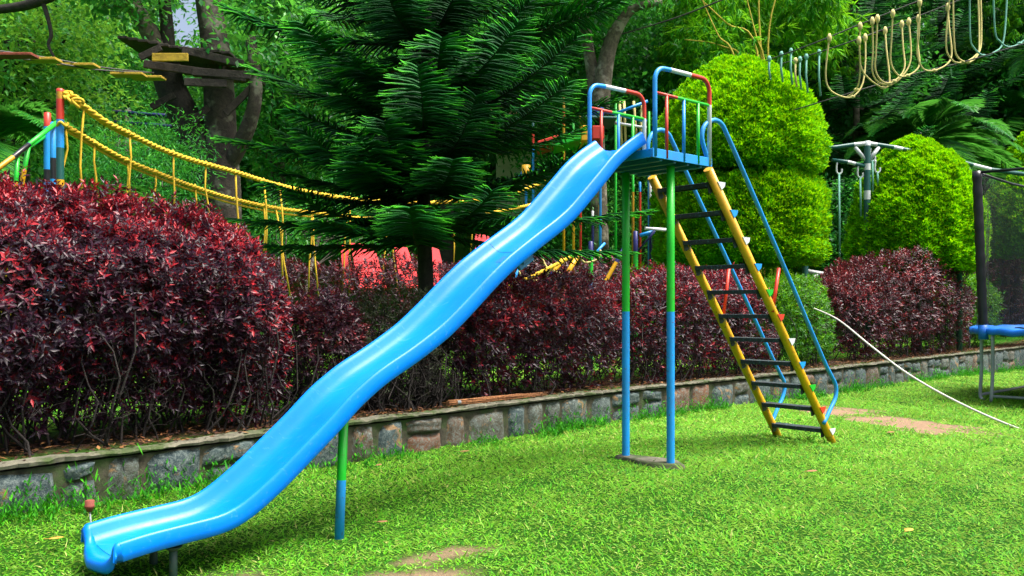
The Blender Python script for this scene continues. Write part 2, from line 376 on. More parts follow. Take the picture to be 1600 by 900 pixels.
# ------------------------------------------------------------------ retaining wall
wall = thing("stone_wall", "low grey stone retaining wall with mossy concrete top along the lawn", "wall", (*wall_at(wall_u(800)), 0))
mb = MB(); cop = MB(); back = MB()
N = len(us)
f0 = [wall_at(u, .035) for u in us]; b0 = [wall_at(u, .16) for u in us]
Vv = []; 
for (x, y), (x2, y2) in zip(f0, b0):
    zb = min(float(gz(x, y)), 0) - .3
    Vv += [(x, y, zb), (x, y, WT - .052), (x2, y2, WT - .052), (x2, y2, zb)]
Fs = []
for k in range(N - 1):
    for j in range(3): Fs.append((k * 4 + j, (k + 1) * 4 + j, (k + 1) * 4 + j + 1, k * 4 + j + 1))
back.add(Vv, Fs, M_mortar); back.build("mortar_core", wall)
uf = np.arange(0, WS[-1], .06); Vv = []
for u in uf:
    e = .012 * math.sin(u * 9) + .010 * math.sin(u * 23) + .016 * rnd(-1, 1); h = .006 * math.sin(u * 4.3) + .004 * rnd(-1, 1)
    w = .11 + .025 * math.sin(u * 1.7) + .015 * rnd(-1, 1)
    for off, z in ((-.008 + e, WT - .03), (-.014 + e, WT - .012 + h + .006 * rnd(-1, 1)), (.006 + e, WT + h), (w, WT + h + .004), (w + .02, WT - .05)):
        x, y = wall_at(u, off); Vv.append((x, y, z))
Fs = []
for k in range(len(uf) - 1):
    for j in range(5): Fs.append((k * 5 + j, (k + 1) * 5 + j, (k + 1) * 5 + (j + 1) % 5, k * 5 + (j + 1) % 5))
cop.add(Vv, Fs, M_coping); cop.build("coping", wall)
# stones: irregular bulging blocks, one mesh (pattern of the wall's face)
SV = []; SF = []; SA = []
u = .2
while u < WS[-1] - .6:
    wdt = rnd(.24, .62); x, y = wall_at(u + wdt / 2, 0); zb = float(gz(x, y)) - .06
    rows = [(zb, WT - .065)] if rnd() < .7 else [(zb, zb + (WT - zb) * rnd(.4, .6)), None]
    if len(rows) == 2: rows[1] = (rows[0][1] + .02, WT - .065)
    for (za, zc) in rows:
        n = 7; o = len(SV); col = rnd() ** 1.3
        j = rnd(-.03, .03, (4,))
        for a_ in range(n):
            for b_ in range(n):
                s, t = a_ / (n - 1), b_ / (n - 1)
                uu = u + .012 + (wdt - .03) * s + (j[0] * (1 - t) + j[1] * t) * (1 if s < .5 else -1)
                zz = za + (zc - za) * t + (j[2] * (1 - s) + j[3] * s)
                edge = min(s, 1 - s, t, 1 - t)
                cut = 1 if edge > .01 else 0
                off = .040 - .050 * cut * min(1, edge / .17 + .5) + rnd(-.012, .012) * cut
                xq, yq = wall_at(uu, off); SV.append((float(xq), float(yq), min(zz, WT - .055))); SA.append(col)
        for a_ in range(n - 1):
            for b_ in range(n - 1):
                SF.append((o + a_ * n + b_, o + (a_ + 1) * n + b_, o + (a_ + 1) * n + b_ + 1, o + a_ * n + b_ + 1))
    u += wdt + rnd(.0, .035)
st = link("stone_face", mesh_np("stone_face", np.array(SV), np.array(SF), M_stone, attr=SA, smooth=True), wall)

# ------------------------------------------------------------------ leaves
def leaves(P, D, N, L, Wd, fold=.25, R=None, curl=0.0):
    """one folded pointed leaf per row: base P, direction D, upper normal N, length L, half-width Wd"""
    n = len(P); D = nrm(D); S = nrm(np.cross(D, N)); N2 = np.cross(S, D)
    L = np.broadcast_to(np.asarray(L, float), (n,))[:, None]; Wd = np.broadcast_to(np.asarray(Wd, float), (n,))[:, None]
    m1 = P + D * L * .4; tip = P + D * L - N2 * L * curl
    V = np.stack([P, m1 + S * Wd + N2 * Wd * fold, tip, m1 - S * Wd + N2 * Wd * fold], 1).reshape(-1, 3)
    b = np.arange(n)[:, None] * 4
    Fc = np.concatenate([b + np.array([[0, 1, 2]]), b + np.array([[0, 2, 3]])], 1).reshape(-1, 3)
    A = np.repeat(R if R is not None else rnd(0, 1, n), 4)
    return V, Fc, A
def merge(parts):
    V = []; Fc = []; A = []; o = 0
    for v, f, a in parts: V.append(v); Fc.append(f + o); A.append(a); o += len(v)
    return np.concatenate(V), np.concatenate(Fc), np.concatenate(A)
def rdir(n): return nrm(rs.normal(size=(n, 3)))
def wav(p, s, ph=0.): return (np.sin(p[:, 0] * s + ph) * np.sin(p[:, 1] * s * 1.13 + 1.7 + ph) + np.sin(p[:, 2] * s * 1.21 + .6 + ph) * np.sin(p[:, 0] * s * .83 - p[:, 1] * s * .7)) * .5
def tubes_np(paths, radii, n=4):
    """many thin branches in one mesh; each path (k,3), same k"""
    P = np.asarray(paths, float); R = np.asarray(radii, float); m, k, _ = P.shape
    T = np.empty_like(P); T[:, 1:-1] = P[:, 2:] - P[:, :-2]; T[:, 0] = P[:, 1] - P[:, 0]; T[:, -1] = P[:, -1] - P[:, -2]; T = nrm(T)
    ref = np.where(np.abs(T[..., 2:3]) < .9, np.array([0, 0, 1.]), np.array([1., 0, 0])); A = nrm(np.cross(T, ref)); B = np.cross(A, T)
    an = np.arange(n) * 2 * math.pi / n
    V = P[:, :, None] + R[:, :, None, None] * (np.cos(an)[None, None, :, None] * A[:, :, None] + np.sin(an)[None, None, :, None] * B[:, :, None])
    idx = np.arange(m * k * n).reshape(m, k, n); nx = np.roll(idx, -1, 2)
    Fc = np.stack([nx[:, :-1], idx[:, :-1], idx[:, 1:], nx[:, 1:]], -1).reshape(-1, 4)
    return V.reshape(-1, 3), Fc
def branchy(o0, pts, r0, r1, wob=.05, k=6):
    """stems from o0 (n,3) to pts (n,3), bending a little"""
    n = len(pts); t = np.linspace(0, 1, k)[None, :, None]
    side = rs.normal(size=(n, 3)) * wob; side[:, 2] *= .3
    lift = np.sin(t * math.pi)
    P = o0[:, None] * (1 - t) + pts[:, None] * t + lift * side[:, None] + np.sin(t * 9 + rnd(0, 6, (n, 1, 1))) * wob * .25
    R = np.broadcast_to(r0, (n,))[:, None] * (1 - t[..., 0]) + np.broadcast_to(r1, (n,))[:, None] * t[..., 0]
    return tubes_np(P, R)

def hedge(name, label, cat, spine, mat, nleaf, L, Wd, group=None, young=.5, stems=60, low=.35, fill=.5, bumps=.09, stemmat=None, core=False, lowd=.3):
    """spine rows: x, y, half width, top z, ground z ; leaves in a thick shell, bare stems below"""
    sp = np.array(spine, float); d = np.r_[0, np.cumsum(np.linalg.norm(np.diff(sp[:, :2], axis=0), axis=1))]; T = d[-1]
    g = lambda u, c: np.interp(u, d, sp[:, c])
    t = thing(name, label, cat, (float(sp[:, 0].mean()), float(sp[:, 1].mean()), float(sp[:, 4].mean())), group)
    def place(n, shell):
        u = rnd(0, T, n); x, y, w, top, z0 = (g(u, c) for c in range(5)); e = 1e-2
        tx = g(np.clip(u + .15, 0, T), 0) - g(np.clip(u - .15, 0, T), 0); ty = g(np.clip(u + .15, 0, T), 1) - g(np.clip(u - .15, 0, T), 1); l = np.hypot(tx, ty) + e
        nx, ny = -ty / l, tx / l
        ph = rnd(-.35 * math.pi, 1.35 * math.pi, n); cz = z0 + (top - z0) * .52; hz = (top - z0) * .48
        cth = np.sign(np.cos(ph)) * np.abs(np.cos(ph)) ** .7; sth = np.sign(np.sin(ph)) * np.abs(np.sin(ph)) ** .85
        endf = np.clip(np.minimum(u, T - u) / .35, 0, 1) ** .5
        r = shell * (1 + 0 * u)
        P = np.stack([x + nx * cth * w * r * (.5 + .5 * endf), y + ny * cth * w * r * (.5 + .5 * endf), cz + hz * sth * r * (.75 + .25 * endf)], 1)
        O = nrm(np.stack([nx * cth, ny * cth, sth * 1.0], 1)); P += O * (wav(P, 4.2) * bumps + wav(P, 11, 2.) * bumps * .5)[:, None]
        hrel = (P[:, 2] - z0) / (top - z0)
        return P, O, hrel, z0
    k = 7; ns = nleaf // k
    P, O, h, z0 = place(ns, 1 - np.abs(rs.normal(0, .16, ns)) * (rnd(0, 1, ns) < .75) - fill * rnd(0, 1, ns) * (rnd(0, 1, ns) < .22))
    P = P + O * (wav(P, 1.9, 1.) * bumps * 1.1 + np.clip(wav(P, 17., 5.), 0, 1) * bumps * .7 + (rnd(0, 1, ns) < .06) * rnd(0, .10, ns))[:, None]
    hole = wav(P, 6.5, 2.5)
    keep = (h > low + rs.normal(0, .09, ns) + .12 * wav(P, 2.7, 4.)) | (rnd(0, 1, ns) < lowd); keep &= (P[:, 2] > z0 + .04) & ((hole > -.33) | (rnd(0, 1, ns) < .35))
    P, O, h = P[keep], O[keep], h[keep]; ns = len(P)
    Ax = nrm(O * .8 + rdir(ns) * .55 + np.array([0, 0, .5])); S1 = nrm(np.cross(Ax, rdir(ns))); S2 = np.cross(Ax, S1)
    yng = (rnd(0, 1, ns) < young * np.where(h > .55, .75, .18) * (.7 + .9 * np.clip(wav(P, 5., 1.), -.6, 1))) * 1.
    base = rs.normal(.36, .13, ns); size = rs.uniform(.7, 1.25, ns); parts = []
    for q in range(k):
        t_ = q / (k - 1); az = q * 2.4 + rnd(0, .6, ns); rad = S1 * np.cos(az)[:, None] + S2 * np.sin(az)[:, None]; an = math.radians(72 - 46 * t_) + rs.normal(0, .18, ns)
        D = Ax * np.cos(an)[:, None] + rad * np.sin(an)[:, None] - UP * .12; l = L * size * rs.uniform(.75, 1.15, ns) * (1.12 - .35 * t_)
        Rq = np.clip(base + yng * (.15 + .5 * t_) + rs.normal(0, .07, ns), 0, 1)
        parts.append(leaves(P + Ax * (t_ * L * 1.15 * size)[:, None], D, nrm(Ax + rdir(ns) * .15), l, Wd * l / L * rs.uniform(.8, 1.15, ns), .3, Rq, .14))
    V, Fc, A = merge(parts)
    link("foliage", mesh_np(name + "_foliage", V, Fc, mat, attr=A), t)
    if stems:
        P2, O2, h2, z2 = place(stems, .8 + 0 * rnd(0, 1, stems)); u = rnd(0, T, stems)
        P2[:, 2] = np.maximum(P2[:, 2], z2 + .35 * (g(u, 3) - z2))
        base = np.stack([P2[:, 0] * .45 + g(u, 0) * 0 + .55 * P2[:, 0], P2[:, 1], z2 - .05], 1); base[:, :2] += rs.normal(0, .10, (stems, 2))
        V, Fc = branchy(base, P2, .011, .004, .14, 7)
        k2 = stems * 6; j = rs.randint(0, stems, k2); f = rnd(.2, .7, k2)[:, None]
        B0 = base[j] * (1 - f) + P2[j] * f; B1 = B0 + nrm(rdir(k2) + np.array([0, 0, .7])) * rnd(.12, .38, k2)[:, None]
        V2, F2 = branchy(B0, B1, .0045, .0018, .06, 5)
        V = np.concatenate([V, V2]); Fc2 = np.concatenate([Fc, F2 + len(V) - len(V2)])
        link("stems", mesh_np(name + "_stems", V, Fc2, stemmat or M_stem, attr=np.zeros(len(V))), t)
    return t

def wsp(pts):
    """hedge spine from (px, offset behind wall, half width, top py)"""
    out = []
    for px, off, w, ty in pts:
        lo, hi = 0., float(WS[-1])
        for _ in range(40):
            u = (lo + hi) / 2; x, y = wall_at(u, off)
            if y < .5 or x / y * F + 800 < px: lo = u
            else: hi = u
        x, y = wall_at(u, off); out.append((float(x), float(y), w, CH + (Y0 - ty) / F * float(y), .25))
    return out
hedge("red_hedge", "tall dark red leaved hedge on the wall behind the lower end of the slide", "hedge",
      wsp([(-170, 1.0, .66, 285), (0, .95, .66, 302), (90, .95, .66, 300), (180, .95, .66, 318), (270, .95, .62, 342), (345, .92, .56, 378), (392, .9, .46, 424), (425, .9, .36, 470)]),
      M_redleaf, 120000, .060, .0115, "clipped red leaved hedges", .95, 150, .36, .5, .15, lowd=.44)
hedge("red_hedge", "low purple hedge between the tall red hedge and the dark araucaria trunk", "hedge",
      wsp([(450, .85, .35, 478), (480, .85, .4, 472), (520, .85, .4, 476), (545, .85, .35, 490)]),
      M_purpleleaf, 9500, .058, .012, "clipped red leaved hedges", .2, 50, .48, .5, .10, lowd=.08)
hedge("sparse_shrub", "sparse grey green twiggy shrub left of the dark araucaria trunk", "shrub",
      wsp([(548, .85, .35, 478), (590, .85, .4, 468), (640, .85, .38, 472), (672, .8, .3, 500)]),
      M_dry, 9000, .05, .006, None, .1, 110, .46, .8, .10, lowd=.1)
hedge("red_hedge", "dark red hedge behind the two green and blue legs of the slide", "hedge",
      wsp([(690, .8, .4, 480), (745, .85, .5, 462), (800, .85, .55, 455), (880, .85, .55, 450), (925, .85, .55, 463), (990, .85, .55, 452), (1030, .85, .55, 434), (1100, .85, .55, 436), (1150, .85, .5, 444), (1190, .85, .4, 470)]),
      M_redleaf, 90000, .064, .0125, "clipped red leaved hedges", .9, 170, .36, .5, .14, lowd=.36)
hedge("round_red_bush", "rounded dark pink and purple bush right of the ladder", "bush",
      wsp([(1290, 1.0, .5, 470), (1330, 1.1, .85, 425), (1370, 1.2, 1.0, 402), (1410, 1.2, 1.05, 392), (1450, 1.2, .95, 408), (1485, 1.0, .6, 450)]),
      M_purpleleaf, 50000, .078, .0165, None, .75, 90, .34, .5, .15, lowd=.34)
hedge("red_hedge", "red hedge seen behind the trampoline net", "hedge",
      wsp([(1485, 2.6, .6, 405), (1530, 2.6, .8, 385), (1600, 2.6, .8, 380), (1680, 2.6, .8, 380)]),
      M_purpleleaf, 14000, .12, .022, "clipped red leaved hedges", .6, 60, .1, .5, .1, lowd=.8)
hedge("green_bush", "dense green bush between the ladder rail and the round red bush", "bush",
      wsp([(1195, 1.0, .4, 455), (1225, 1.05, .55, 440), (1258, 1.05, .5, 438), (1276, 1.0, .4, 470)]),
      M_topd, 13000, .07, .016, "clipped green bushes", .4, 30, .05, .7, .07, lowd=.9)
hedge("green_bush", "narrow green bush between the round red bush and the trampoline", "bush",
      wsp([(1490, .9, .5, 440), (1512, .9, .6, 432), (1535, .9, .5, 445)]),
      M_topd, 9000, .09, .02, "clipped green bushes", .4, 20, .05, .7, .07, lowd=.9)
def flat_hedge(name, label, a, b, Z0, Z1, top0, top1, w, mat, n, L, group, young=.6, bottom=.35, Wf=.2):
    A = W3(a, top0, Z0); B = W3(b, top1, Z1); k = 6
    sp = [(A[0] + (B[0] - A[0]) * i / k, A[1] + (B[1] - A[1]) * i / k, w, A[2] + (B[2] - A[2]) * i / k + .05 * math.sin(i * 2.1), .3) for i in range(k + 1)]
    return hedge(name, label, "hedge", sp, mat, n, L, L * Wf, group, young, 60, .08, .5, .09, lowd=.6)
flat_hedge("red_hedge", "far red hedge under the hanging cords of the rope bridge", 385, 760, 14.5, 15.5, 416, 413, .6, M_purpleleaf, 24000, .075, "clipped red leaved hedges", .35)
flat_hedge("red_hedge", "far red hedge around the striped climbing frame posts", 790, 965, 15.5, 16.5, 402, 406, .6, M_purpleleaf, 10000, .09, "clipped red leaved hedges", .55)
flat_hedge("low_yellow_hedge", "low yellow green hedge under the two tier round tree", 985, 1230, 18, 20, 416, 420, .5, M_top, 9000, .08, None, .6)

# ------------------------------------------------------------------ the slide
AN = math.radians(41); dS = np.array((math.cos(AN), math.sin(AN), 0)); wS = np.array((dS[1], -dS[0], 0)); UP = np.array((0, 0, 1.))
Mid = np.array((1.153, 7.615, 0.))
def SP(s, v, z): return Mid + dS * s + wS * v + UP * z
def SB(px, py, v):
    """point of the slide's upright plane at side offset v seen at this pixel"""
    o = Mid + wS * v; r = (px - 800) / F; t = (r * o[1] - o[0]) / (dS[0] - r * dS[1]); Z = o[1] + t * dS[1]
    return np.array((o[0] + dS[0] * t, Z, CH + (Y0 - py) / F * Z))
slide = thing("playground_slide", "tall wavy blue slide with striped guard rails, green and blue legs, yellow ladder", "slide", tuple(SP(0, 0, 0)))
RP = [(-.385, 2.70), (-.55, 2.605), (-.73, 2.475), (-.85, 2.355), (-.98, 2.235), (-1.2, 2.03), (-1.34, 1.935), (-1.53, 1.82), (-1.79, 1.653), (-1.98, 1.505),
      (-2.15, 1.355), (-2.36, 1.185), (-2.6, 1.04), (-2.85, .91), (-3.05, .77), (-3.19, .635), (-3.4, .462), (-3.54, .345), (-3.73, .21), (-3.84, .165), (-4.06, .147), (-4.25, .13), (-4.39, .107)]
rs_ = np.array(RP); ss = np.linspace(-.385, -4.39, 110); zz = np.interp(-ss, -rs_[:, 0], rs_[:, 1])
ker = np.exp(-np.linspace(-2, 2, 9) ** 2); ker /= ker.sum(); zp = np.r_[np.full(4, zz[0]) + (zz[0] - zz[1]) * np.arange(4, 0, -1), zz, zz[-1] + (zz[-1] - zz[-2]) * np.arange(1, 5)]
zz = np.convolve(zp, ker, 'valid')
PR = [(-.238, .103), (-.226, .082), (-.214, .055), (-.196, .028), (-.17, .010), (-.13, .001), (-.06, -.002), (0, -.003), (.06, -.002), (.13, .001), (.17, .010), (.196, .028), (.214, .055), (.226, .082), (.238, .103),
      (.246, .110), (.258, .112), (.268, .107), (.275, .095), (.277, .05), (.275, .012), (.266, .006), (.258, .012), (.25, .03), (.22, -.006), (.17, -.022), (.1, -.026), (0, -.028),
      (-.1, -.026), (-.17, -.022), (-.22, -.006), (-.25, .03), (-.258, .012), (-.266, .006), (-.275, .012), (-.277, .05), (-.275, .095), (-.268, .107), (-.258, .112), (-.246, .110)]
npf = len(PR)
def chute(s0, s1, name):
    mb = MB(); Vv = []
    idx = [i for i in range(len(ss)) if s1 <= ss[i] <= s0]
    for n_, i in enumerate(idx):
        i0, i1 = max(i - 1, 0), min(i + 1, len(ss) - 1); tg = np.array((ss[i1] - ss[i0], zz[i1] - zz[i0])); tg /= np.linalg.norm(tg)
        up = np.array((tg[1], -tg[0])); 
        if up[1] < 0: up = -up
        for v, h in PR:
            q = np.array((ss[i], zz[i])) + up * (h - .108)
            Vv.append(SP(q[0], v, q[1]))
    m = len(idx); Fs = []
    for a in range(m - 1):
        for b in range(npf): Fs.append((a * npf + b, a * npf + (b + 1) % npf, (a + 1) * npf + (b + 1) % npf, (a + 1) * npf + b))
    mb.add(Vv, Fs, M_slide, True)
    for a in (0, m - 1): mb.add([Vv[a * npf + b] for b in range(npf)], [[b, b + 1, npf - 1 - (b - 14) if 0 else b + 1] for b in ()], M_slide)
    for a in (0, m - 1):    # close the ends
        half = 15; Vq = [Vv[a * npf + b] for b in range(npf)]
        Fq = []
        low_ = [24, 25, 26, 27, 28, 29, 30]
        top_ = [14, 12, 10, 7, 4, 2, 0]
        Fq.append([14, 15, 16, 17, 18, 19, 20, 21, 22, 23]); Fq.append([13, 14, 23, 24]); Fq.append([12, 13, 24]); Fq.append([11, 12, 24]); Fq.append([10, 11, 24, 25]); Fq.append([9, 10, 25, 26]); Fq.append([7, 8, 9, 26, 27])
        Fq.append([5, 6, 7, 27, 28]); Fq.append([4, 5, 28, 29]); Fq.append([3, 4, 29, 30]); Fq.append([2, 3, 30]); Fq.append([1, 2, 30]); Fq.append([0, 1, 30, 31]); Fq.append([0, 31, 32, 33, 34, 35, 36, 37, 38, 39])
        mb.add(Vq, Fq, M_slide)
    return mb.build(name, slide)
# the two moulded lengths meet at a seam
ch = chute(0, -4.5, "chute")
# entry lip resting on the platform and the rolled down exit lip
mb = MB(); Vv = []
LP = [(-.277, .02), (-.276, .09), (-.262, .113), (-.243, .110), (-.226, .082), (-.214, .055), (-.19, .022), (-.15, .004), (-.08, -.002), (0, -.003), (.08, -.002), (.15, .004), (.19, .022), (.214, .055), (.226, .082), (.243, .110), (.262, .113), (.276, .09), (.277, .02)]
for ds, dz, fh in ((.015, .001, 1.), (-.006, 0., 1.), (-.018, -.005, .97), (-.028, -.016, .88), (-.033, -.035, .72), (-.030, -.055, .6), (-.018, -.072, .5)):
    for v, h in LP: Vv.append(SP(-4.39 + ds - .05 * min(1, (.015 - ds) / .03) * max(0, .06 - h) / .06 * (1 - abs(v) / .3), v * (1 - (1 - fh) * .05), zz[-1] - .1085 + h * (fh if abs(v) < .27 else 1) + dz * min(1, max(0, (.285 - abs(v)) / .05))))
nl = len(LP)
mb.add(Vv, [(a * nl + b, a * nl + b + 1, (a + 1) * nl + b + 1, (a + 1) * nl + b) for a in range(6) for b in range(nl - 1)], M_slide, True)
lip = mb.build("exit_lip", slide); sm = lip.modifiers.new("thick", 'SOLIDIFY'); sm.thickness = .012
sj = int(np.argmin(abs(ss + 1.56)))
mb = MB()
tg = nrm(np.array((ss[sj + 1] - ss[sj], zz[sj + 1] - zz[sj]))); up2 = np.array((-tg[1], tg[0])) if tg[0] > 0 else np.array((tg[1], -tg[0]))
if up2[1] < 0: up2 = -up2
mb.tube([SP(*(lambda q: (q[0], v, q[1]))(np.array((ss[sj], zz[sj])) + up2 * (h - .1075))) for v, h in PR[1:15]], .0016, M_barrel, 6); mb.build("seam", slide)
ax2 = SP(1, 0, 0) - SP(0, 0, 0)
mb = MB()
for v in (-.2, .2):
    mb.box(SP(ss[sj] - .02, v, zz[sj] - .17), (.16, .03, .07), M_platblue, dS * -tg[0] + UP * -tg[1], wS, dS * up2[0] + UP * up2[1], .006)
mb.box(SP(ss[sj] - .02, .0, zz[sj] - .16), (.10, .46, .03), M_platblue, dS * -tg[0] + UP * -tg[1], wS, dS * up2[0] + UP * up2[1], .006); mb.build("joint_bracket", slide)
# platform
PZ = 2.555; s0_, s1_ = -.36, .40; hw = .36
mb = MB()
mb.box(SP((s0_ + s1_) / 2, 0, PZ - .03), (s1_ - s0_ - .02, hw * 2 - .02, .022), M_platblue, dS, wS, UP, .003)
for v in (-hw, hw): mb.box(SP((s0_ + s1_) / 2, v, PZ - .028), (s1_ - s0_ + .012, .012, .075), M_blue, dS, wS, UP, .003)
for s in (s0_, s1_): mb.box(SP(s, 0, PZ - .028), (.012, hw * 2 - .016, .071), M_blue, dS, wS, UP, .003)
for s in np.linspace(s0_ + .12, s1_ - .12, 4): mb.box(SP(s, 0, PZ - .062), (.035, hw * 2 - .03, .04), M_platblue, dS, wS, UP, .003)
mb.build("platform", slide)
# legs
for v in (-.247, .247):
    x, y, _ = SP(0, v, 0); g = float(gz(x, y)) - .1
    mb = MB(); pts = [SP(0, v, z) for z in (g, .02, .9, 1.262, 1.263, 1.8, PZ - .085)]
    mb.tube(pts, .0335, M_blue, 20, segm=[M_blue, M_blue, M_blue, M_green, M_green, M_green]); mb.build("leg", slide)
# guard rails
for v in (-hw, hw):
    r = thing("guard_rail", None, None); r.parent = slide; r.location = (0, 0, 0)
    off = r
    zt = 3.215; s0, s1 = -.335, .375; rc = .11; arc = lambda cx, cz, a0, a1: [(cx + rc * math.cos(a), cz + rc * math.sin(a)) for a in np.linspace(a0, a1, 9)]
    path = [(s0, PZ - .05), (s0, 2.9)] + arc(s0 + rc, zt - rc, math.pi, math.pi / 2) + [(s0 + .19, zt + .004), (s0 + .20, zt + .005), (s0 + .45, zt + .008), (s0 + .46, zt + .008)] + \
        [(x, z + .008) for x, z in arc(s1 - rc, zt - rc, math.pi / 2, 0)] + [(s1, 3.015), (s1, 3.01), (s1, PZ - .05)]
    sg = []
    for i in range(len(path) - 1):
        a, b = path[i], path[i + 1]
        if i < 11: sg.append(M_blue)
        elif b[0] <= s0 + .455 and b[1] > 3.1: sg.append(M_white)
        elif i < len(path) - 2: sg.append(M_red)
        else: sg.append(M_white)
    def sub(mbx, nm):
        o = bpy.data.objects.new(nm, None); return mbx.build(nm, slide)
    bpy.data.objects.remove(r)
    mb = MB(); mb.tube([SP(s, v, z) for s, z in path], .0185, M_blue, 14, segm=sg); rail = mb.build("guard_rail", slide)
    mb = MB(); mb.tube([SP(s, v, 3.008) for s in (s0 + .01, -.06, -.055, s1 - .01)], .0125, M_red, 10, segm=[M_red, M_green, M_green])
    b = mb.build("mid_bar", slide); b.parent = rail; b.location = (0, 0, 0)
    for s, m in ((-.19, M_red), (.03, M_blue), (.22, M_green)):
        mb = MB(); mb.tube([SP(s, v, 3.003), SP(s, v, PZ - .055)], .0135, m, 10); b = mb.build("baluster", slide); b.parent = rail; b.location = (0, 0, 0)
# ladder
lv = .31; A0, A1 = (.43, 2.47), (2.452, -.045)
def LAD(z): t = (z - A1[1]) / (A0[1] - A1[1]); return A1[0] + (A0[0] - A1[0]) * t
for v in (-lv, lv):
    mb = MB(); mb.tube([SP(LAD(z), v, z) for z in (-.12, .03, 1.2, A0[1] + .01)], .0405, M_yellow, 18, segm=[M_orange, M_yellow, M_yellow]); mb.build("stringer", slide)
tagc = [M_white, M_red, M_green, M_blue, M_white, M_red, M_green, M_blue, M_white, M_blue, M_white]
for k in range(11):
    z = .085 + .2285 * k; s = LAD(z) + .015; mb = MB()
    mb.box(SP(s, 0, z), (.135, 2 * lv - .07, .010), M_tread, dS, wS, UP, .002)
    mb.box(SP(s - .067, 0, z - .018), (.006, 2 * lv - .072, .03), M_tread, dS, wS, UP)
    mb.box(SP(s + .067, 0, z - .015), (.006, 2 * lv - .072, .024), M_tread, dS, wS, UP)
    tr_ = mb.build("tread", slide)
    for v in (-lv + .036, lv - .036, lv + .043, -lv - .043):     # end gussets
        pr = [(s - .07, z + .008), (s + .095, z + .008), (s + .075, z - .02), (s - .01, z - .085), (s - .045, z - .085)] if abs(v) < lv else [(s - .03, z + .008), (s + .085, z + .008), (s + .072, z - .03), (s + .03, z - .06)]
        mb = MB(); n = len(pr); Vq = [SP(a, v - .003, b) for a, b in pr] + [SP(a, v + .003, b) for a, b in pr]
        mb.add(Vq, [list(range(n)), list(range(n, 2 * n))[::-1]] + [(i, (i + 1) % n, n + (i + 1) % n, n + i) for i in range(n)], M_tread if abs(v) < lv else tagc[k])
        g_ = mb.build("gusset", slide); g_.parent = tr_; g_.location = (0, 0, 0)
# hooped handrails
for v, pp in ((.345, [(1107, 256), (1103, 240), (1097, 218), (1099, 200), (1108, 190), (1119, 188), (1129, 196), (1137, 213), (1160, 265), (1230, 428), (1285, 558), (1298, 585), (1306, 603), (1305, 622), (1297, 640), (1287, 662)]),
              (-.345, [(1016, 256), (1013, 240), (1013, 222), (1020, 208), (1032, 203), (1043, 208), (1051, 222), (1075, 275), (1140, 414), (1205, 555), (1217, 580), (1226, 600), (1223, 620), (1214, 640), (1206, 660)])):
    mb = MB(); mb.tube(smooth_path([SB(x, y, v) for x, y in pp], 4), .0195, M_blue, 12); mb.build("handrail", slide)
for v, a, b in ((.33, (1217, 419), (1207, 488)), (-.33, (1139, 419), (1131, 490))):
    mb = MB(); mb.tube([SB(*a, v), SB(*b, v)], .0165, M_red, 10); mb.build("rail_strut", slide)
# chute support post and exit feet
pb = SB(529, 852, .05); pt = SB(538, 655, .05)
iz = float(np.interp(-((pt - Mid) @ dS), -ss, zz)) - .15; pt[2] = iz; tmid = .47
pm = pb * (1 - tmid) + pt * tmid; pb[2] = min(pb[2], float(gz(pb[0], pb[1]))) - .08
mb = MB(); mb.tube([pb, pm, pm + (pt - pb) * .002, pt], .030, M_blue, 16, segm=[M_blue, M_green, M_green]); mb.build("support_post", slide)
for v in (-.14, .16):
    for s in (-4.08,):
        x, y, _ = SP(s, v, 0); g = float(gz(x, y)) - .06; mb = MB()
        mb.tube([SP(s, v, g), SP(s, v, .02)], .022, M_footmetal, 12); mb.tube([SP(s, v, -.01), SP(s, v, .015)], [.02, .05], M_footmetal, 12); mb.build("foot", slide)
# concrete pad
pad = MB(); n = 28; Vv = []
for lvl, (k, z) in enumerate(((.92, -.09), (.90, .0), (.84, .010), (.4, .014))):
    for i in range(n):
        a = 2 * math.pi * i / n; q = SP(.04 * math.cos(a) * 3.6 * k * (1 + .25 * math.sin(3 * a)) + .02, math.sin(a) * .40 * k * (1 + .05 * math.sin(5 * a)), z)
        Vv.append((q[0], q[1], q[2]))
pad.add(Vv, [(l * n + i, l * n + (i + 1) % n, (l + 1) * n + (i + 1) % n, (l + 1) * n + i) for l in range(3) for i in range(n)] + [[3 * n + i for i in range(n)]], M_coping, True)
tagp(pad.build("concrete_pad"), "low mossy concrete pad under the two slide legs", "footing")

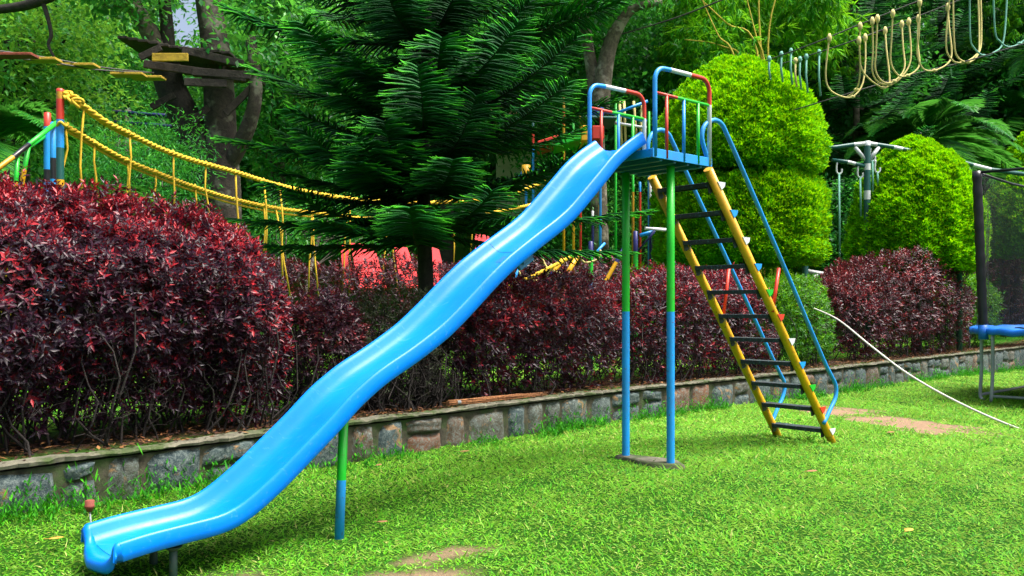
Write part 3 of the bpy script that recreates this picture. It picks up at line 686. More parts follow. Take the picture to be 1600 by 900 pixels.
# ------------------------------------------------------------------ grass
def blades(n, xr, yr, L, Wd, zfun, maskf, mat, name, label, flat=.55, dens=None):
    P = np.stack([rnd(xr[0], xr[1], n), rnd(yr[0], yr[1], n), np.zeros(n)], 1)
    k = maskf(P[:, 0], P[:, 1]); P = P[k]; n = len(P)
    P[:, 2] = zfun(P[:, 0], P[:, 1]) - .006
    up = rs.normal(flat, .35, n); a = rnd(0, 2 * math.pi, n)
    D = nrm(np.stack([np.cos(a), np.sin(a), np.clip(up, .12, 2.2)], 1)); N_ = np.stack([-np.cos(a) * .6, -np.sin(a) * .6, np.ones(n)], 1)
    far = np.clip(P[:, 1] / 8, .8, 1.5); l = L * rs.uniform(.5, 1.35, n) * far ** .5
    patch = wav(P, 1.9) * .10 + wav(P, 6.1, .4) * .10 + .12 * wav(P, .7, 2) + .05 * wav(P, 31., 1.) + .06 * wav(P, 14., 3.)
    l = l * (1 + .18 * wav(P, 4.3, 1.) + .2 * wav(P, 11., 2.)); tall = (rnd(0, 1, n) < .035 * (1 + wav(P, 2.3, 5.))); D[tall, 2] += 1.2; l = l * np.where(tall, 1.7, 1.); R = np.clip(rs.normal(.49, .20, n) + patch + (rnd(0, 1, n) < .03) * .4, 0, 1)  # a few blades made paler: whitish glints put into the blade colour
    V, Fc, A = leaves(P, D, N_, l, Wd * far * rs.uniform(.7, 1.3, n), .25, R, .25)
    o = link(name, mesh_np(name, V, Fc, mat, attr=A)); return tagp(o, label, "grass", kind="stuff")
def lawn_mask(x, y):
    n = len(x); inview = (np.abs(x) < y * .60 + .35) & (y > 3.2)
    b = behind(x, y); th = np.clip(7.5 / np.maximum(y, 3.5), .22, 1.0) ** 1.5
    dm = dirt(x, y); pd = ((x - Mid[0]) * dS[0] + (y - Mid[1]) * dS[1]) ** 2 / .13 ** 2 + ((x - Mid[0]) * wS[0] + (y - Mid[1]) * wS[1]) ** 2 / .39 ** 2
    thin = .5 + .5 * np.sin(x * 3.7 + 1.2 * np.sin(y * 2.2)) * np.sin(y * 4.1 + x)
    return inview & (b < .03) & (rnd(0, 1, n) < th) & (rnd(0, 1, n) > dm * 1.08 + (dm > 0) * .22 * np.sin(x * 31 + 3 * np.sin(y * 17)) * np.sin(y * 37 + x * 5)) & ((pd > 1) | (rnd(0, 1, n) < .10)) & (rnd(0, 1, n) < .72 + .28 * thin)
blades(2900000, (-4.5, 14.5), (3.2, 25), .040, .0048, gz, lawn_mask, M_grassleaf, "lawn_grass", "short bright green lawn grass in front of the wall")
# behind the wall: brighter, coarser
def bed_mask(x, y): b = behind(x, y); return (b > 1.45) & (np.abs(x) < y * .62 + .5) & (b < 16) & (rnd(0, 1, len(x)) < np.clip(8 / y, .2, 1))
blades(330000, (-9, 14), (5, 30), .09, .010, lambda x, y: bz(x, y, behind(x, y)), bed_mask, M_grassleaf, "upper_grass", "green grass behind the hedges", .8)
# weeds at the foot of the wall
nt_ = 1700; u_ = rnd(0, WS[-1] * .62, nt_); nz = .45 + .5 * np.sin(u_ * 1.7) * np.sin(u_ * .63 + 1) + .35 * np.sin(u_ * 4.4)
u_ = u_[rnd(0, 1, nt_) < nz]; cx, cy = wall_at(u_, rs.normal(-.11, .08, len(u_)).clip(-.4, -.02)); k = 22
cx = np.repeat(cx, k) + rs.normal(0, .03, len(u_) * k); cy = np.repeat(cy, k) + rs.normal(0, .03, len(u_) * k); n = len(cx)
ok = behind(cx, cy) < .0; cx, cy = cx[ok], cy[ok]; n = len(cx)
a = rnd(0, 6.28, n); Pw = np.stack([cx, cy, gz(cx, cy) + np.abs(rs.normal(0, .04, n)) * (1 + 1.2 * (behind(cx, cy) > -.1))], 1)
tagp(link("weeds", mesh_np("weeds", *(lambda r: (r[0], r[1]))(leaves(Pw, np.stack([np.cos(a), np.sin(a), rnd(.3, 2.2, n)], 1), np.stack([-np.cos(a), -np.sin(a), .8 + 0 * a], 1), rnd(.02, .07, n) * (1 + .8 * (rnd(0, 1, n) < .12)), rnd(.004, .009, n), .2)), M_weed,
     attr=np.repeat(rnd(0, 1, n), 4))), "dark green weeds growing along the foot of the stone wall", "weeds", kind="stuff")

M_litter = leafmat("leaf_litter_leaf", [(0, (.012, .006, .006)), (.5, (.04, .018, .012)), (.85, (.12, .05, .02)), (1, (.28, .14, .05))], .7, .1, .2)
n = 26000; uu = rnd(.5, WS[-1] * .75, n); oo = np.abs(rs.normal(.5, .45, n)).clip(.03, 1.6); xq, yq = wall_at(uu, oo); zq = np.where(oo < .1, WT + .006, bz(xq, yq, oo) + .008) + rnd(0, .03, n) * (oo > .12)
a = rnd(0, 6.28, n); v_, f_, a_ = leaves(np.stack([xq, yq, zq], 1), np.stack([np.cos(a), np.sin(a), rnd(-.1, .35, n)], 1), UP + rdir(n) * .4, rnd(.03, .08, n), rnd(.006, .016, n), .2)
keep = np.repeat((oo > .1) | (rnd(0, 1, n) < .35), 2)
tagp(link("leaf_litter", mesh_np("leaf_litter", v_, f_[keep], M_litter, attr=a_)), "brown and purple dead leaves on the soil under the hedges", "leaf litter", kind="stuff")
# ------------------------------------------------------------------ small things on the lawn and the wall
def dead_leaf(name, label, px, py, size, mat, group, rz):
    Z = F * (CH + .08) / (py - Y0); x = (px - 800) / F * Z; z = float(gz(x, Z)) + .05; Z = F * (CH - z) / (py - Y0); x = (px - 800) / F * Z
    mb = MB(); c, s = math.cos(rz), math.sin(rz); out = []
    for i in range(7):
        t = i / 6; w = math.sin(t * math.pi) ** .7 * .32
        for j, q in enumerate((-w, 0, w)):
            lx, ly, lz = (t - .5) * size, q * size, (.12 * abs(q) * 2 + .25 * (t - .4) ** 2) * size
            out.append((x + lx * c - ly * s, Z + lx * s + ly * c, z + lz))
    mb.add(out, [(i * 3 + j, i * 3 + j + 1, (i + 1) * 3 + j + 1, (i + 1) * 3 + j) for i in range(6) for j in range(2)], mat, True)
    mb.tube([np.mean(out[:3], 0), np.mean(out[:3], 0) + np.array((-c, -s, .1)) * size * .35], .0015, mat, 5)
    o = mb.build(name); m = o.modifiers.new("t", 'SOLIDIFY'); m.thickness = .001
    tagp(o, label, "leaf", group)
G = "dead leaves on the lawn"
dead_leaf("fallen_leaf", "yellow fallen leaf on the grass left of the slide exit", 88, 842, .085, M_leafyellow, G, .3)
dead_leaf("fallen_leaf", "curled brown leaf on the lawn below the bundle of sticks", 726, 706, .10, M_leafbrown, G, .1)
dead_leaf("fallen_leaf", "pale dead leaf right of the slide support post", 598, 816, .07, M_leafbrown, G, .0)
dead_leaf("fallen_leaf", "small reddish leaf near the red stain on the wall", 592, 727, .07, M_leafbrown, G, 1.)
dead_leaf("fallen_leaf", "grey green curled leaf below the foot of the ladder", 1269, 737, .10, M_leafbrown, G, .2)
dead_leaf("fallen_leaf", "thin pale curved leaf in the lawn at the lower right", 1420, 829, .08, M_leafyellow, G, .8)
dead_leaf("fallen_leaf", "brown leaf on the bare earth patch", 1392, 676, .10, M_leafbrown, G, .5)
# small red cap on a stake
Z = 5.35; q = W3(140, 790, Z); g = float(gz(q[0], q[1]))
t = thing("garden_tap", "small rusty red cap on a thin stake beside the slide exit", "garden tap", (q[0], q[1], g))
mb = MB(); mb.tube([(q[0] + .02, q[1], g - .03), (q[0], q[1], q[2] - .02)], .005, M_grey, 6); mb.build("stake", t)
mb = MB(); mb.tube([(q[0], q[1], q[2] - .035), (q[0], q[1], q[2] - .01), (q[0], q[1], q[2]), (q[0], q[1], q[2] + .003), (q[0], q[1], q[2] + .03), (q[0], q[1], q[2] + .034)], [.016, .026, .031, .026, .028, .018], M_rusty, 12); mb.build("cap", t)
# bundle of sticks
t0 = wall_u(716); t1 = wall_u(872)
t = thing("stick_broom", "bundle of reddish brown sticks tied with a grey band lying on the wall top", "broom", (*wall_at(t0, .15), WT))
mb = MB()
for i in range(60):
    aa = rnd(0, 2 * math.pi); rr = rnd(0, 1) ** .5; L = rnd(.55, 1); o0 = .15 + rr * math.cos(aa) * .026; z0 = WT + .038 + rr * math.sin(aa) * .022
    pts = []
    for f in (0, .1, .35, .7, 1.):
        sq = .75 if f == .1 else 1 + .9 * f; u = t0 + (t1 - t0) * f * L; off = .15 + (o0 - .15) * sq; x, y = wall_at(u, off)
        pts.append((float(x), float(y), max(WT + .012, z0 * 1 + (z0 - WT - .045) * (sq - 1) * .6 - .012 * f + .01 * math.sin(i + 4 * f))))
    mb.tube(pts, [.0045, .0045, .004, .003, .0015], M_stick, 5)
mb.build("sticks", t)
mb = MB(); u = t0 + .1 * .8 * (t1 - t0)
for k in range(4):
    x, y = wall_at(u + k * .012, .15); x2, y2 = wall_at(u + k * .012 + .01, .15); mb.tube([(x, y, WT + .038), (x2, y2, WT + .038)], .028, M_grey, 12)
mb.build("band", t)
# long white rope
pts = [W3(1272, 482, 15.3), W3(1310, 500, 14.3), W3(1360, 540, 13.3), W3(1420, 585, 12.2), W3(1500, 630, 11.2), W3(1600, 673, 10.3), W3(1720, 710, 9.6)]
mb = MB(); mb.tube(smooth_path(pts, 6), .014, M_whiterope, 8); tagp(mb.build("guy_rope"), "long white rope slanting down over the wall and lawn at the right", "rope")

# ------------------------------------------------------------------ araucaria
def araucaria(name, label, base, H, whorls, extra, group, bl=.39, step=.025, mat=M_arau, r0=.105, seg=6, thick=.0125, barkm=M_bark_dark):
    bx, by, b0 = base; t = thing(name, label, "tree", base, group)
    mb = MB(); pts = [(bx + .02 * math.sin(z * 1.3), by + .02 * math.cos(z), b0 - .1 + (H + .1) * z / 10) for z in range(11)]
    mb.tube(pts, [r0 * (1.15 if i == 0 else 1) * (1 - .075 * i) for i in range(11)], barkm, 12); mb.build("trunk", t)
    RP_, RR = [], []; BP, BR, BA = [], [], []
    branches = []
    for (z, n, L, az0, droop) in whorls:
        for k in range(n):
            az = az0 + 2 * math.pi * k / n + rnd(-.15, .15); l = L * rnd(.85, 1.12)
            branches.append((np.array((bx, by, b0 + z + rnd(-.06, .06))), np.array((math.cos(az), math.sin(az), 0)), l, droop + rnd(-.05, .05)))
    for (p0, p1, sag) in extra:
        v = np.array(p1) - np.array(p0); l = np.linalg.norm(v[:2]); branches.append((np.array(p0, float), np.r_[v[:2] / l, 0], l, (v[2] / l, sag)))
    for p0, dr, L, dp in branches:
        ts = np.linspace(0, 1, 11)
        if isinstance(dp, tuple): zc = dp[0] * L * ts - dp[1] * np.sin(ts * math.pi)
        else: zc = L * (-dp * ts + (dp + .12) * ts ** 2.6)
        wob = .04 * np.sin(ts * 3 + rnd(0, 6)); sd = np.array((-dr[1], dr[0], 0))
        R = p0 + dr * (L * ts)[:, None] + sd * (wob * L)[:, None] + UP * zc[:, None]
        RP_.append(R); RR.append(.020 * (1 - ts * .85))
        m = int(L * .93 / step); u = np.linspace(.09, 1, m) + rs.uniform(-.3, .3, m) * step / L; u = np.clip(u, .05, .995)
        C0 = np.stack([np.interp(u, ts, R[:, c]) for c in range(3)], 1); T = nrm(np.stack([np.interp(np.clip(u + .03, 0, 1), ts, R[:, c]) - np.interp(u - .03, ts, R[:, c]) for c in range(3)], 1))
        Sd = nrm(np.cross(T, UP)); Up = np.cross(Sd, T)
        for sg in (-1, 1):
            ln = bl * np.clip((1.02 - u) * 5.5, .25, 1) ** .6 * np.clip(.55 + u * 1.6, 0, 1) * rs.uniform(.85, 1.1, m)
            w = np.linspace(0, 1, seg)
            fw = rs.uniform(.35, .6, m) + np.clip(u - .85, 0, 1) * 3.5; ri = rs.uniform(.05, .40, m)
            bb = C0[:, None] + ln[:, None, None] * (Sd[:, None] * (sg * w[None, :, None]) + T[:, None] * (fw[:, None, None] * w[None, :, None]) +
                                                     Up[:, None] * (ri[:, None, None] * w[None, :, None]) - UP * (.62 * w[None, :, None] ** 2 - .25 * w[None, :, None] ** 4))
            bb += rs.normal(0, .006, (m, seg, 3)) * w[None, :, None]
            BP.append(bb); BR.append(np.tile(thick * np.r_[np.full(seg - 1, 1.) * (1 - .35 * w[:-1]), .25], (m, 1)))
            tipc = (w[None] ** 2.0) * (.55 + .45 * np.clip((u - .35) * 1.6, 0, 1))[:, None] + .34 * np.clip((u - .45) * 1.8, 0, 1)[:, None]
            BA.append(np.repeat(np.clip(rs.uniform(.1, .55, (m, 1)) + .55 * tipc, 0, 1), 3, axis=1).reshape(-1))
    V1, F1 = tubes_np(np.array(RP_), np.array(RR), 5)
    V2, F2 = tubes_np(np.concatenate(BP), np.concatenate(BR), 3)
    link("crown", mesh_np(name + "_crown", V2, F2, mat, attr=np.concatenate(BA), smooth=True), t)
    link("branches", mesh_np(name + "_branches", V1, F1, barkm, attr=np.zeros(len(V1)), smooth=True), t)
    return t
AX = W3(664, 600, 10.4); ax, ay = AX[0], AX[1]
def tk(py): q = W3(675, py, ay); return (ax, ay, q[2])
ex = []
KF = [(330, 470, 205, 9.1, .1), (360, 505, 345, 9.0, .08), (200, 520, 130, 9.2, .1), (150, 560, 95, 8.9, .1), (290, 555, 255, 8.9, .1), (300, 700, 250, 8.8, .12), (140, 700, 60, 8.7, .12)]
for (by_, tx, ty, tz, sag) in ((300, 602, 190, 8.6, .10), (385, 628, 325, 8.5, .05), (120, 468, 55, 9.6, .12), (215, 452, 175, 9.6, .1), (255, 425, 232, 9.9, .12), (240, 345, 215, 10.6, .12),
                               (345, 352, 345, 10.2, .06), (380, 385, 385, 9.8, .03), (140, 832, 5, 9.4, .1), (190, 905, 60, 9.4, .15), (230, 890, 130, 9.2, .15), (235, 960, 160, 10.2, .1),
                               (330, 1010, 330, 10.9, .12), (360, 975, 395, 10.6, .10), (300, 900, 250, 9.6, .12), (90, 930, 0, 10.0, .15), (60, 590, -60, 9.2, .1), (30, 470, -30, 9.8, .1), (180, 395, 110, 11.0, .1),
                               (310, 415, 290, 9.4, .1), (60, 745, -60, 8.9, .12), (250, 740, 150, 9.0, .2), (330, 850, 330, 9.3, .12), *KF):
    ex.append((tk(by_), tuple(W3(tx, ty, tz)), sag))
araucaria("araucaria_tree", "dark green araucaria with drooping feathery fronds behind the slide", (ax, ay, .25), 7.2,
          [(2.05, 4, 1.7, .5, .12), (2.5, 4, 1.9, 1.2, .12), (3.0, 3, 2.1, .5, .12), (3.5, 5, 2.15, 0.4, .1), (4.05, 5, 2.1, .9, .1), (4.6, 6, 1.9, .4, .08), (5.2, 6, 1.7, .1, .05)], ex, "araucaria trees")
araucaria("araucaria_tree", "distant dark araucaria with a thin pale trunk behind the hanging rope loops", tuple(np.r_[W3(1338, 400, 27)[:2], .3]), 13.5,
          [(2.5 + i * .75, 6, 3.8 - .12 * i, i * .5, .12) for i in range(14)], [], "araucaria trees", .45, .06, M_arau, .15, 4, .017, M_bark_pale)
araucaria("araucaria_tree", "distant dark araucaria right of the thin pale trunk", tuple(np.r_[W3(1470, 400, 31)[:2], .3]), 15,
          [(3 + i * .85, 6, 3.9 - .1 * i, i * .7, .14) for i in range(14)], [], "araucaria trees", .5, .075, M_arau, .18, 4, .02, M_bark_dark)

# ------------------------------------------------------------------ topiaries
def topiary(name, label, cx, cy, tiers, mat, nleaf, L, group, z0=.3, trunk=.12):
    t = thing(name, label, "topiary", (cx, cy, z0), group); mb = MB(); mb.tube([(cx, cy, z0 - .1), (cx + .02, cy, tiers[0][0] + .3)], [trunk, trunk * .8], M_bark_mid, 10); mb.build("trunk", t)
    parts = []; tot = sum(r * (b - a) for a, b, r, _ in tiers)
    for (a, b, r, e) in tiers:
        n = int(nleaf * r * (b - a) / tot); h = rnd(0, 1, n) ** .85; th = rnd(0, 2 * math.pi, n)
        rr = r * np.where(h < .14, .84 + .16 * np.sin(h / .14 * math.pi / 2), np.maximum(0, 1 - ((h - .14) / .86) ** e) ** (1 / e * 1.1))
        dep = 1 - np.abs(rs.normal(0, .05, n))
        P = np.stack([cx + rr * np.cos(th) * dep, cy + rr * np.sin(th) * dep, a + (b - a) * h * (.97 + .03 * dep)], 1)
        O = nrm(np.stack([np.cos(th) * (rr / r + .15), np.sin(th) * (rr / r + .15), (h - .25) * 1.5 + .0 * h], 1))
        P += O * (wav(P, 3.3) * .07 + wav(P, 9.5, 1) * .05 + wav(P, 21, 3) * .035)[:, None] * (r / 1.3)
        PS = P * np.array([1, 1, 2.2]); clump = wav(PS, 9., 2.) * .55 + wav(PS, 19., 4.) * .45; P += O * (clump * .05)[:, None]
        R = np.clip(rs.normal(.50 - (.14 if len(tiers) > 1 and (a, b, r, e) == tiers[0] else 0), .13, n) + .40 * clump, 0, 1)  # lower tier leaves darker: the upper dome's shade put into their colour
        D = nrm(O * .75 + rdir(n) * .55 + np.array([0, 0, .45])); l = L * rs.uniform(.5, 1.2, n)
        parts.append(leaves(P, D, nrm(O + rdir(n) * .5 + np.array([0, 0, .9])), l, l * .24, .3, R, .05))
        # opaque inner leaves
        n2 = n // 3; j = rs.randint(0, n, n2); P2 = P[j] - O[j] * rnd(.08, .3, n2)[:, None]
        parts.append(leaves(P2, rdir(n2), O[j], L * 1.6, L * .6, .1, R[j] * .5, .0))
    V, Fc, A = merge(parts); link("crown", mesh_np(name + "_crown", V, Fc, mat, attr=A), t); return t
Z = 17.5; q = W3(1178, 100, Z); k = Z / F
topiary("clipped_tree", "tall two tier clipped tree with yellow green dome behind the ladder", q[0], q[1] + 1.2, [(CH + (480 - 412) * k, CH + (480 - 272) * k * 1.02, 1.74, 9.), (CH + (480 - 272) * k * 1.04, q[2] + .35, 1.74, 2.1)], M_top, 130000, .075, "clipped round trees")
Z = 21; q = W3(1432, 228, Z); k = Z / F
topiary("clipped_tree", "egg shaped yellow green clipped tree above the round red bush", q[0], q[1], [(CH + (480 - 424) * k, q[2] + .12, 1.52, 2.1)], M_top, 100000, .085, "clipped round trees")
Z = 24; q = W3(1625, 262, Z); k = Z / F
topiary("clipped_tree", "clipped green dome seen through the trampoline net", q[0], q[1], [(CH + (480 - 400) * k, CH + (480 - 262) * k, 1.55, 2.2)], M_top, 40000, .09, "clipped round trees")
Z = 28; q = W3(1640, 190, Z); k = Z / F
topiary("clipped_tree", "partly cut off clipped dome above the trampoline net at the right edge", q[0], q[1], [(CH + (480 - 330) * k, CH + (480 - 190) * k, 1.35, 2.2)], M_top, 26000, .10, "clipped round trees")

# ------------------------------------------------------------------ background trees
def tree(name, label, base, clumps, mat, nper, L, wf, limbs=True, barkm=M_bark_mid, r0=.25, group=None, droop=.0, trunkpts=None, cat="tree", young=.0, limbR=None):
    """clumps: rows x,y,z,radius ; leaves fill each clump"""
    t = thing(name, label, cat, base, group); cl = np.array(clumps, float)
    parts = []
    for x, y, z, r in cl:
        n = int(nper * (r / 1.5) ** 2); d = rdir(n); rad = r * rs.uniform(.25, 1.08, n) ** .6 * (1 + .22 * wav(d * 3 + x, 2.3) + .12 * wav(d * 3, 6.1))
        P = np.array((x, y, z)) + d * rad[:, None] * np.array([1.1, 1.1, .8])
        sub = wav(P, 5.2 / max(r, .8), x); P = P[sub > -.24]; d = d[sub > -.24]; m = len(P)
        D = nrm(d * .55 + rdir(m) * .7 + np.array([0, 0, .12 - droop])); l = L * rs.uniform(.55, 1.25, m)
        R = np.clip(rs.normal(.42, .18, m) + .2 * wav(P, 2.1) + young, 0, 1)
        parts.append(leaves(P, D, nrm(rdir(m) * .6 + np.array([0, 0, 1.])), l, l * wf, .2, R, .15))
    V, Fc, A = merge(parts); link("crown", mesh_np(name + "_crown", V, Fc, mat, attr=A), t)
    mb = MB()
    tp = trunkpts or [base, (base[0] + rnd(-.3, .3), base[1], (base[2] + cl[:, 2].mean()) / 2), (cl[:, 0].mean(), cl[:, 1].mean(), cl[:, 2].mean() + .3)]
    tp = smooth_path(tp, 5); mb.tube(tp, list(np.linspace(r0 * 1.2, r0 * .45, len(tp))), barkm, 10); mb.build("trunk", t)
    if limbs:
        ntr = len(tp); S0 = np.array([tp[min(ntr - 1, int(ntr * rnd(.45, .9)))] for _ in cl]); Vb, Fb = branchy(S0, cl[:, :3], r0 * .32, r0 * .06, .3, 8)
        link("limbs", mesh_np(name + "_limbs", Vb, Fb, barkm, attr=np.zeros(len(Vb)), smooth=True), t)
    return t
def clumps_px(x0, x1, y0, y1, Z0, Z1, n, r0, r1, hole=None):
    out = []
    for _ in range(n * 5):
        if len(out) >= n: break
        px, py, Z = rnd(x0, x1), rnd(y0, y1), rnd(Z0, Z1)
        r = rnd(r0, r1)
        if hole and any(((px - hx) / (hr + r / Z * F * 1.0)) ** 2 + ((py - hy) / (hr2 + r / Z * F * .9)) ** 2 < 1 for hx, hy, hr, hr2 in hole): continue
        q = W3(px, py, Z); out.append((q[0], q[1], max(q[2], .9), r))
    return out
H = [(296, 25, 13, 42)]
def gb(px, Z): q = W3(px, 480, Z); return (q[0], q[1], .25 + float(bz(q[0], q[1], 10.)) - .25)
tree("broadleaf_tree", "light green broad leaved tree at the far left edge", gb(20, 19), clumps_px(-70, 120, -60, 230, 17, 21, 17, 1.1, 1.7, H), M_broady, 1700, .15, .24, group="leafy trees behind the garden", barkm=M_bark_dark)
tree("broadleaf_tree", "mid green broad leaved tree between the plank bridge and the striped poles", gb(170, 23), clumps_px(80, 260, -60, 260, 21, 25, 22, 1.2, 1.9, H), M_broad, 1900, .15, .24, group="leafy trees behind the garden", barkm=M_bark_dark)
tree("broadleaf_tree", "mid green tree right of the platform tree, partly behind the araucaria", gb(430, 24), clumps_px(345, 530, -60, 260, 21, 27, 24, 1.2, 1.9, H), M_broad, 1400, .18, .24, group="leafy trees behind the garden", barkm=M_bark_mid)
tree("broadleaf_tree", "dark green broad leaved tree behind the top of the guard rails", gb(1000, 27), clumps_px(900, 1090, -60, 240, 24, 29, 22, 1.4, 2.2), M_darkleaf, 1400, .20, .26, group="leafy trees behind the garden", barkm=M_bark_dark)
tree("broadleaf_tree", "shaded tree behind the araucaria crown", gb(700, 27), clumps_px(560, 900, -60, 165, 25, 30, 24, 1.5, 2.2), M_darkleaf, 1200, .21, .26, group="leafy trees behind the garden", barkm=M_bark_dark)
tree("broadleaf_tree", "dark leafy tree at the right edge above the clipped domes", gb(1590, 33), clumps_px(1500, 1700, -60, 300, 31, 36, 22, 1.8, 2.6), M_darkleaf, 1100, .25, .26, group="leafy trees behind the garden", barkm=M_bark_dark)
tree("broadleaf_tree", "mid green tree between the guard rails and the bamboo", gb(1110, 31), clumps_px(1020, 1330, -80, 330, 29, 34, 30, 1.8, 2.7), M_darkleaf, 1100, .25, .26, group="leafy trees behind the garden", barkm=M_bark_dark, young=.1)
tree("cypress_shrub", "dark green feathery shrub behind the first hanging cords of the rope bridge", gb(215, 15), clumps_px(125, 300, 215, 330, 13.5, 15.5, 20, .5, .8), M_darkleaf, 4200, .09, .12, r0=.06, cat="shrub", young=.18)
tree("cypress_shrub", "green shrub behind the rope bridge left of the araucaria", gb(490, 18), clumps_px(400, 600, 320, 375, 18.8, 20.5, 16, .55, .85), M_broad, 2600, .10, .2, r0=.06, cat="shrub", young=.1)
tree("leafy_shrub", "bright green shrub below the platform seen between the slide and the ladder", gb(930, 23.5), clumps_px(830, 1060, 300, 400, 22.5, 24.5, 18, .7, 1.0), M_broad, 2400, .12, .2, r0=.08, cat="shrub", young=.15)
tree("leafy_shrub", "dark green shrub between the clipped trees", gb(1325, 25), clumps_px(1290, 1370, 290, 400, 23.5, 25.5, 12, .7, 1.1), M_darkleaf, 1800, .14, .2, r0=.08, cat="shrub", young=.1)
# far wood: one mass on the hillside
fp = []
for (x0, x1, y0, y1, n) in ((-150, 262, -90, 300, 70), (325, 1750, -90, 320, 230), (200, 400, 75, 330, 36)):
    fp += clumps_px(x0, x1, y0, y1, 36, 46, n, 2.0, 3.2, H)
parts = []
for x, y, z, r in fp:
    n = 900; d = rdir(n); P = np.array((x, y, max(z, 1.5))) + d * (r * rs.uniform(.3, 1.05, n) ** .5)[:, None] * np.array([1, 1, .8])
    l = .38 * rs.uniform(.5, 1.2, n); R = np.clip(rs.normal(.38, .18, n) + .25 * math.sin(x * 1.3 + z), 0, 1)
    parts.append(leaves(P, nrm(d * .5 + rdir(n)), nrm(rdir(n) * .7 + UP), l, l * .28, .2, R))
V, Fc, A = merge(parts); tagp(link("far_wood", mesh_np("far_wood", V, Fc, M_broad, attr=A)), "mass of green woodland rising behind the garden", "woodland", kind="stuff")

# the big forked tree with the platform
tb = W3(348, 480, 16.2); Zt = 16.2
t = thing("platform_tree", "old grey forked tree carrying a rough wooden platform", "tree", (tb[0], tb[1], .3))
mb = MB()
mb.tube(smooth_path([(tb[0], tb[1], .2), W3(350, 330, Zt), W3(346, 230, Zt), W3(341, 120, Zt), W3(334, 55, Zt), W3(324, -10, Zt), W3(315, -120, Zt)], 5), list(np.linspace(.33, .2, 31)), M_bark_mid, 16)
mb.tube(smooth_path([W3(352, 330, Zt), W3(318, 245, Zt), W3(290, 185, Zt), W3(266, 135, Zt), W3(258, 95, Zt)], 5), list(np.linspace(.3, .25, 21)), M_bark_dark, 14)
mb.build("trunk", t)
mb = MB(); mb.tube(smooth_path([W3(260, 100, Zt), W3(245, 70, Zt), W3(225, 35, Zt), W3(205, 0, Zt), W3(190, -60, Zt)], 5), list(np.linspace(.2, .13, 21)), M_bark_pale, 12)
mb.tube(smooth_path([W3(205, 2, Zt), W3(190, 4, Zt), W3(170, -2, Zt)], 4), .17, M_bark_pale, 12); mb.build("limb", t)
mb = MB(); mb.tube(smooth_path([W3(262, 110, Zt), W3(262, 60, Zt), W3(257, 0, Zt), W3(250, -80, Zt)], 4), list(np.linspace(.14, .09, 13)), M_bark_dark, 10); mb.build("limb", t)
mb = MB(); mb.tube(smooth_path([W3(350, 270, Zt), W3(385, 205, Zt - .3), W3(400, 140, Zt - .4), W3(392, 60, Zt)], 4), list(np.linspace(.16, .09, 13)), M_bark_mid, 10); mb.build("limb", t)
parts = []
for x, y, z, r in clumps_px(330, 460, -80, 60, 15, 18, 7, .9, 1.3, H) + clumps_px(150, 230, -120, -20, 15, 18, 5, .9, 1.3):
    n = 900; d = rdir(n); P = np.array((x, y, z)) + d * (r * rs.uniform(.2, 1.05, n) ** .6)[:, None]; l = .15 * rs.uniform(.5, 1.2, n)
    parts.append(leaves(P, nrm(d * .4 + rdir(n)), nrm(rdir(n) * .6 + UP), l, l * .26, .2))
V, Fc, A = merge(parts); link("crown", mesh_np("platform_tree_crown", V, Fc, M_broad, attr=A), t)
mb = MB(); mb.tube(smooth_path([W3(-60, 20, 15), W3(20, 12, 15), W3(60, 2, 15), W3(110, -20, 15)], 5), list(np.linspace(.07, .10, 16)), M_bark_dark, 8)
mb.tube(smooth_path([W3(66, 2, 15), W3(74, 25, 15), W3(80, 55, 15), W3(76, 72, 15), W3(92, 102, 15)], 5), list(np.linspace(.045, .02, 21)), M_bark_dark, 8); mb.build("limb", t)
t = thing("tree_platform", "rough wooden platform of grey planks fixed round the forked tree", "platform", tuple(W3(300, 105, Zt)))
mb = MB(); zc = W3(300, 100, Zt)
for i in range(11):
    mb.box(W3(232 + i * 15, 88 + i * 2.2, Zt + rnd(-.1, .1)) + UP * rnd(-.02, .02), (.16, 2.2, .05), M_wood, bev=.008)
mb.build("deck", t)
for (a, b) in (((218, 90), (252, 74)), ((225, 100), (385, 122)), ((285, 78), (380, 100)), ((288, 128), (355, 131)), ((300, 112), (392, 118))):
    A_, B_ = W3(*a, Zt - 1.15), W3(*b, Zt - 1.1); v = B_ - A_; L = np.linalg.norm(v); axx = v / L; mb = MB(); mb.box((A_ + B_) / 2, (L, .06, .13), M_wood, axx, np.cross(UP, axx), np.cross(axx, np.cross(UP, axx)), .008); mb.build("edge_board", t)
A_, B_ = W3(238, 88, Zt - 1.3), W3(294, 91, Zt - 1.3); mb = MB(); mb.box((A_ + B_) / 2, (np.linalg.norm(B_ - A_), .05, .13), M_yplank, bev=.006); o = mb.build("yellow_board", t)
for (a, b) in (((236, 168), (273, 148)), ((352, 178), (398, 132)), ((300, 190), (325, 168))):
    A_, B_ = W3(*a, Zt - .5), W3(*b, Zt - .4); v = B_ - A_; L = np.linalg.norm(v); axx = v / L; mb = MB(); mb.box((A_ + B_) / 2, (L, .06, .12), M_wood, axx, nrm(np.cross(UP, axx)), nrm(np.cross(axx, np.cross(UP, axx))), .008); mb.build("brace", t)
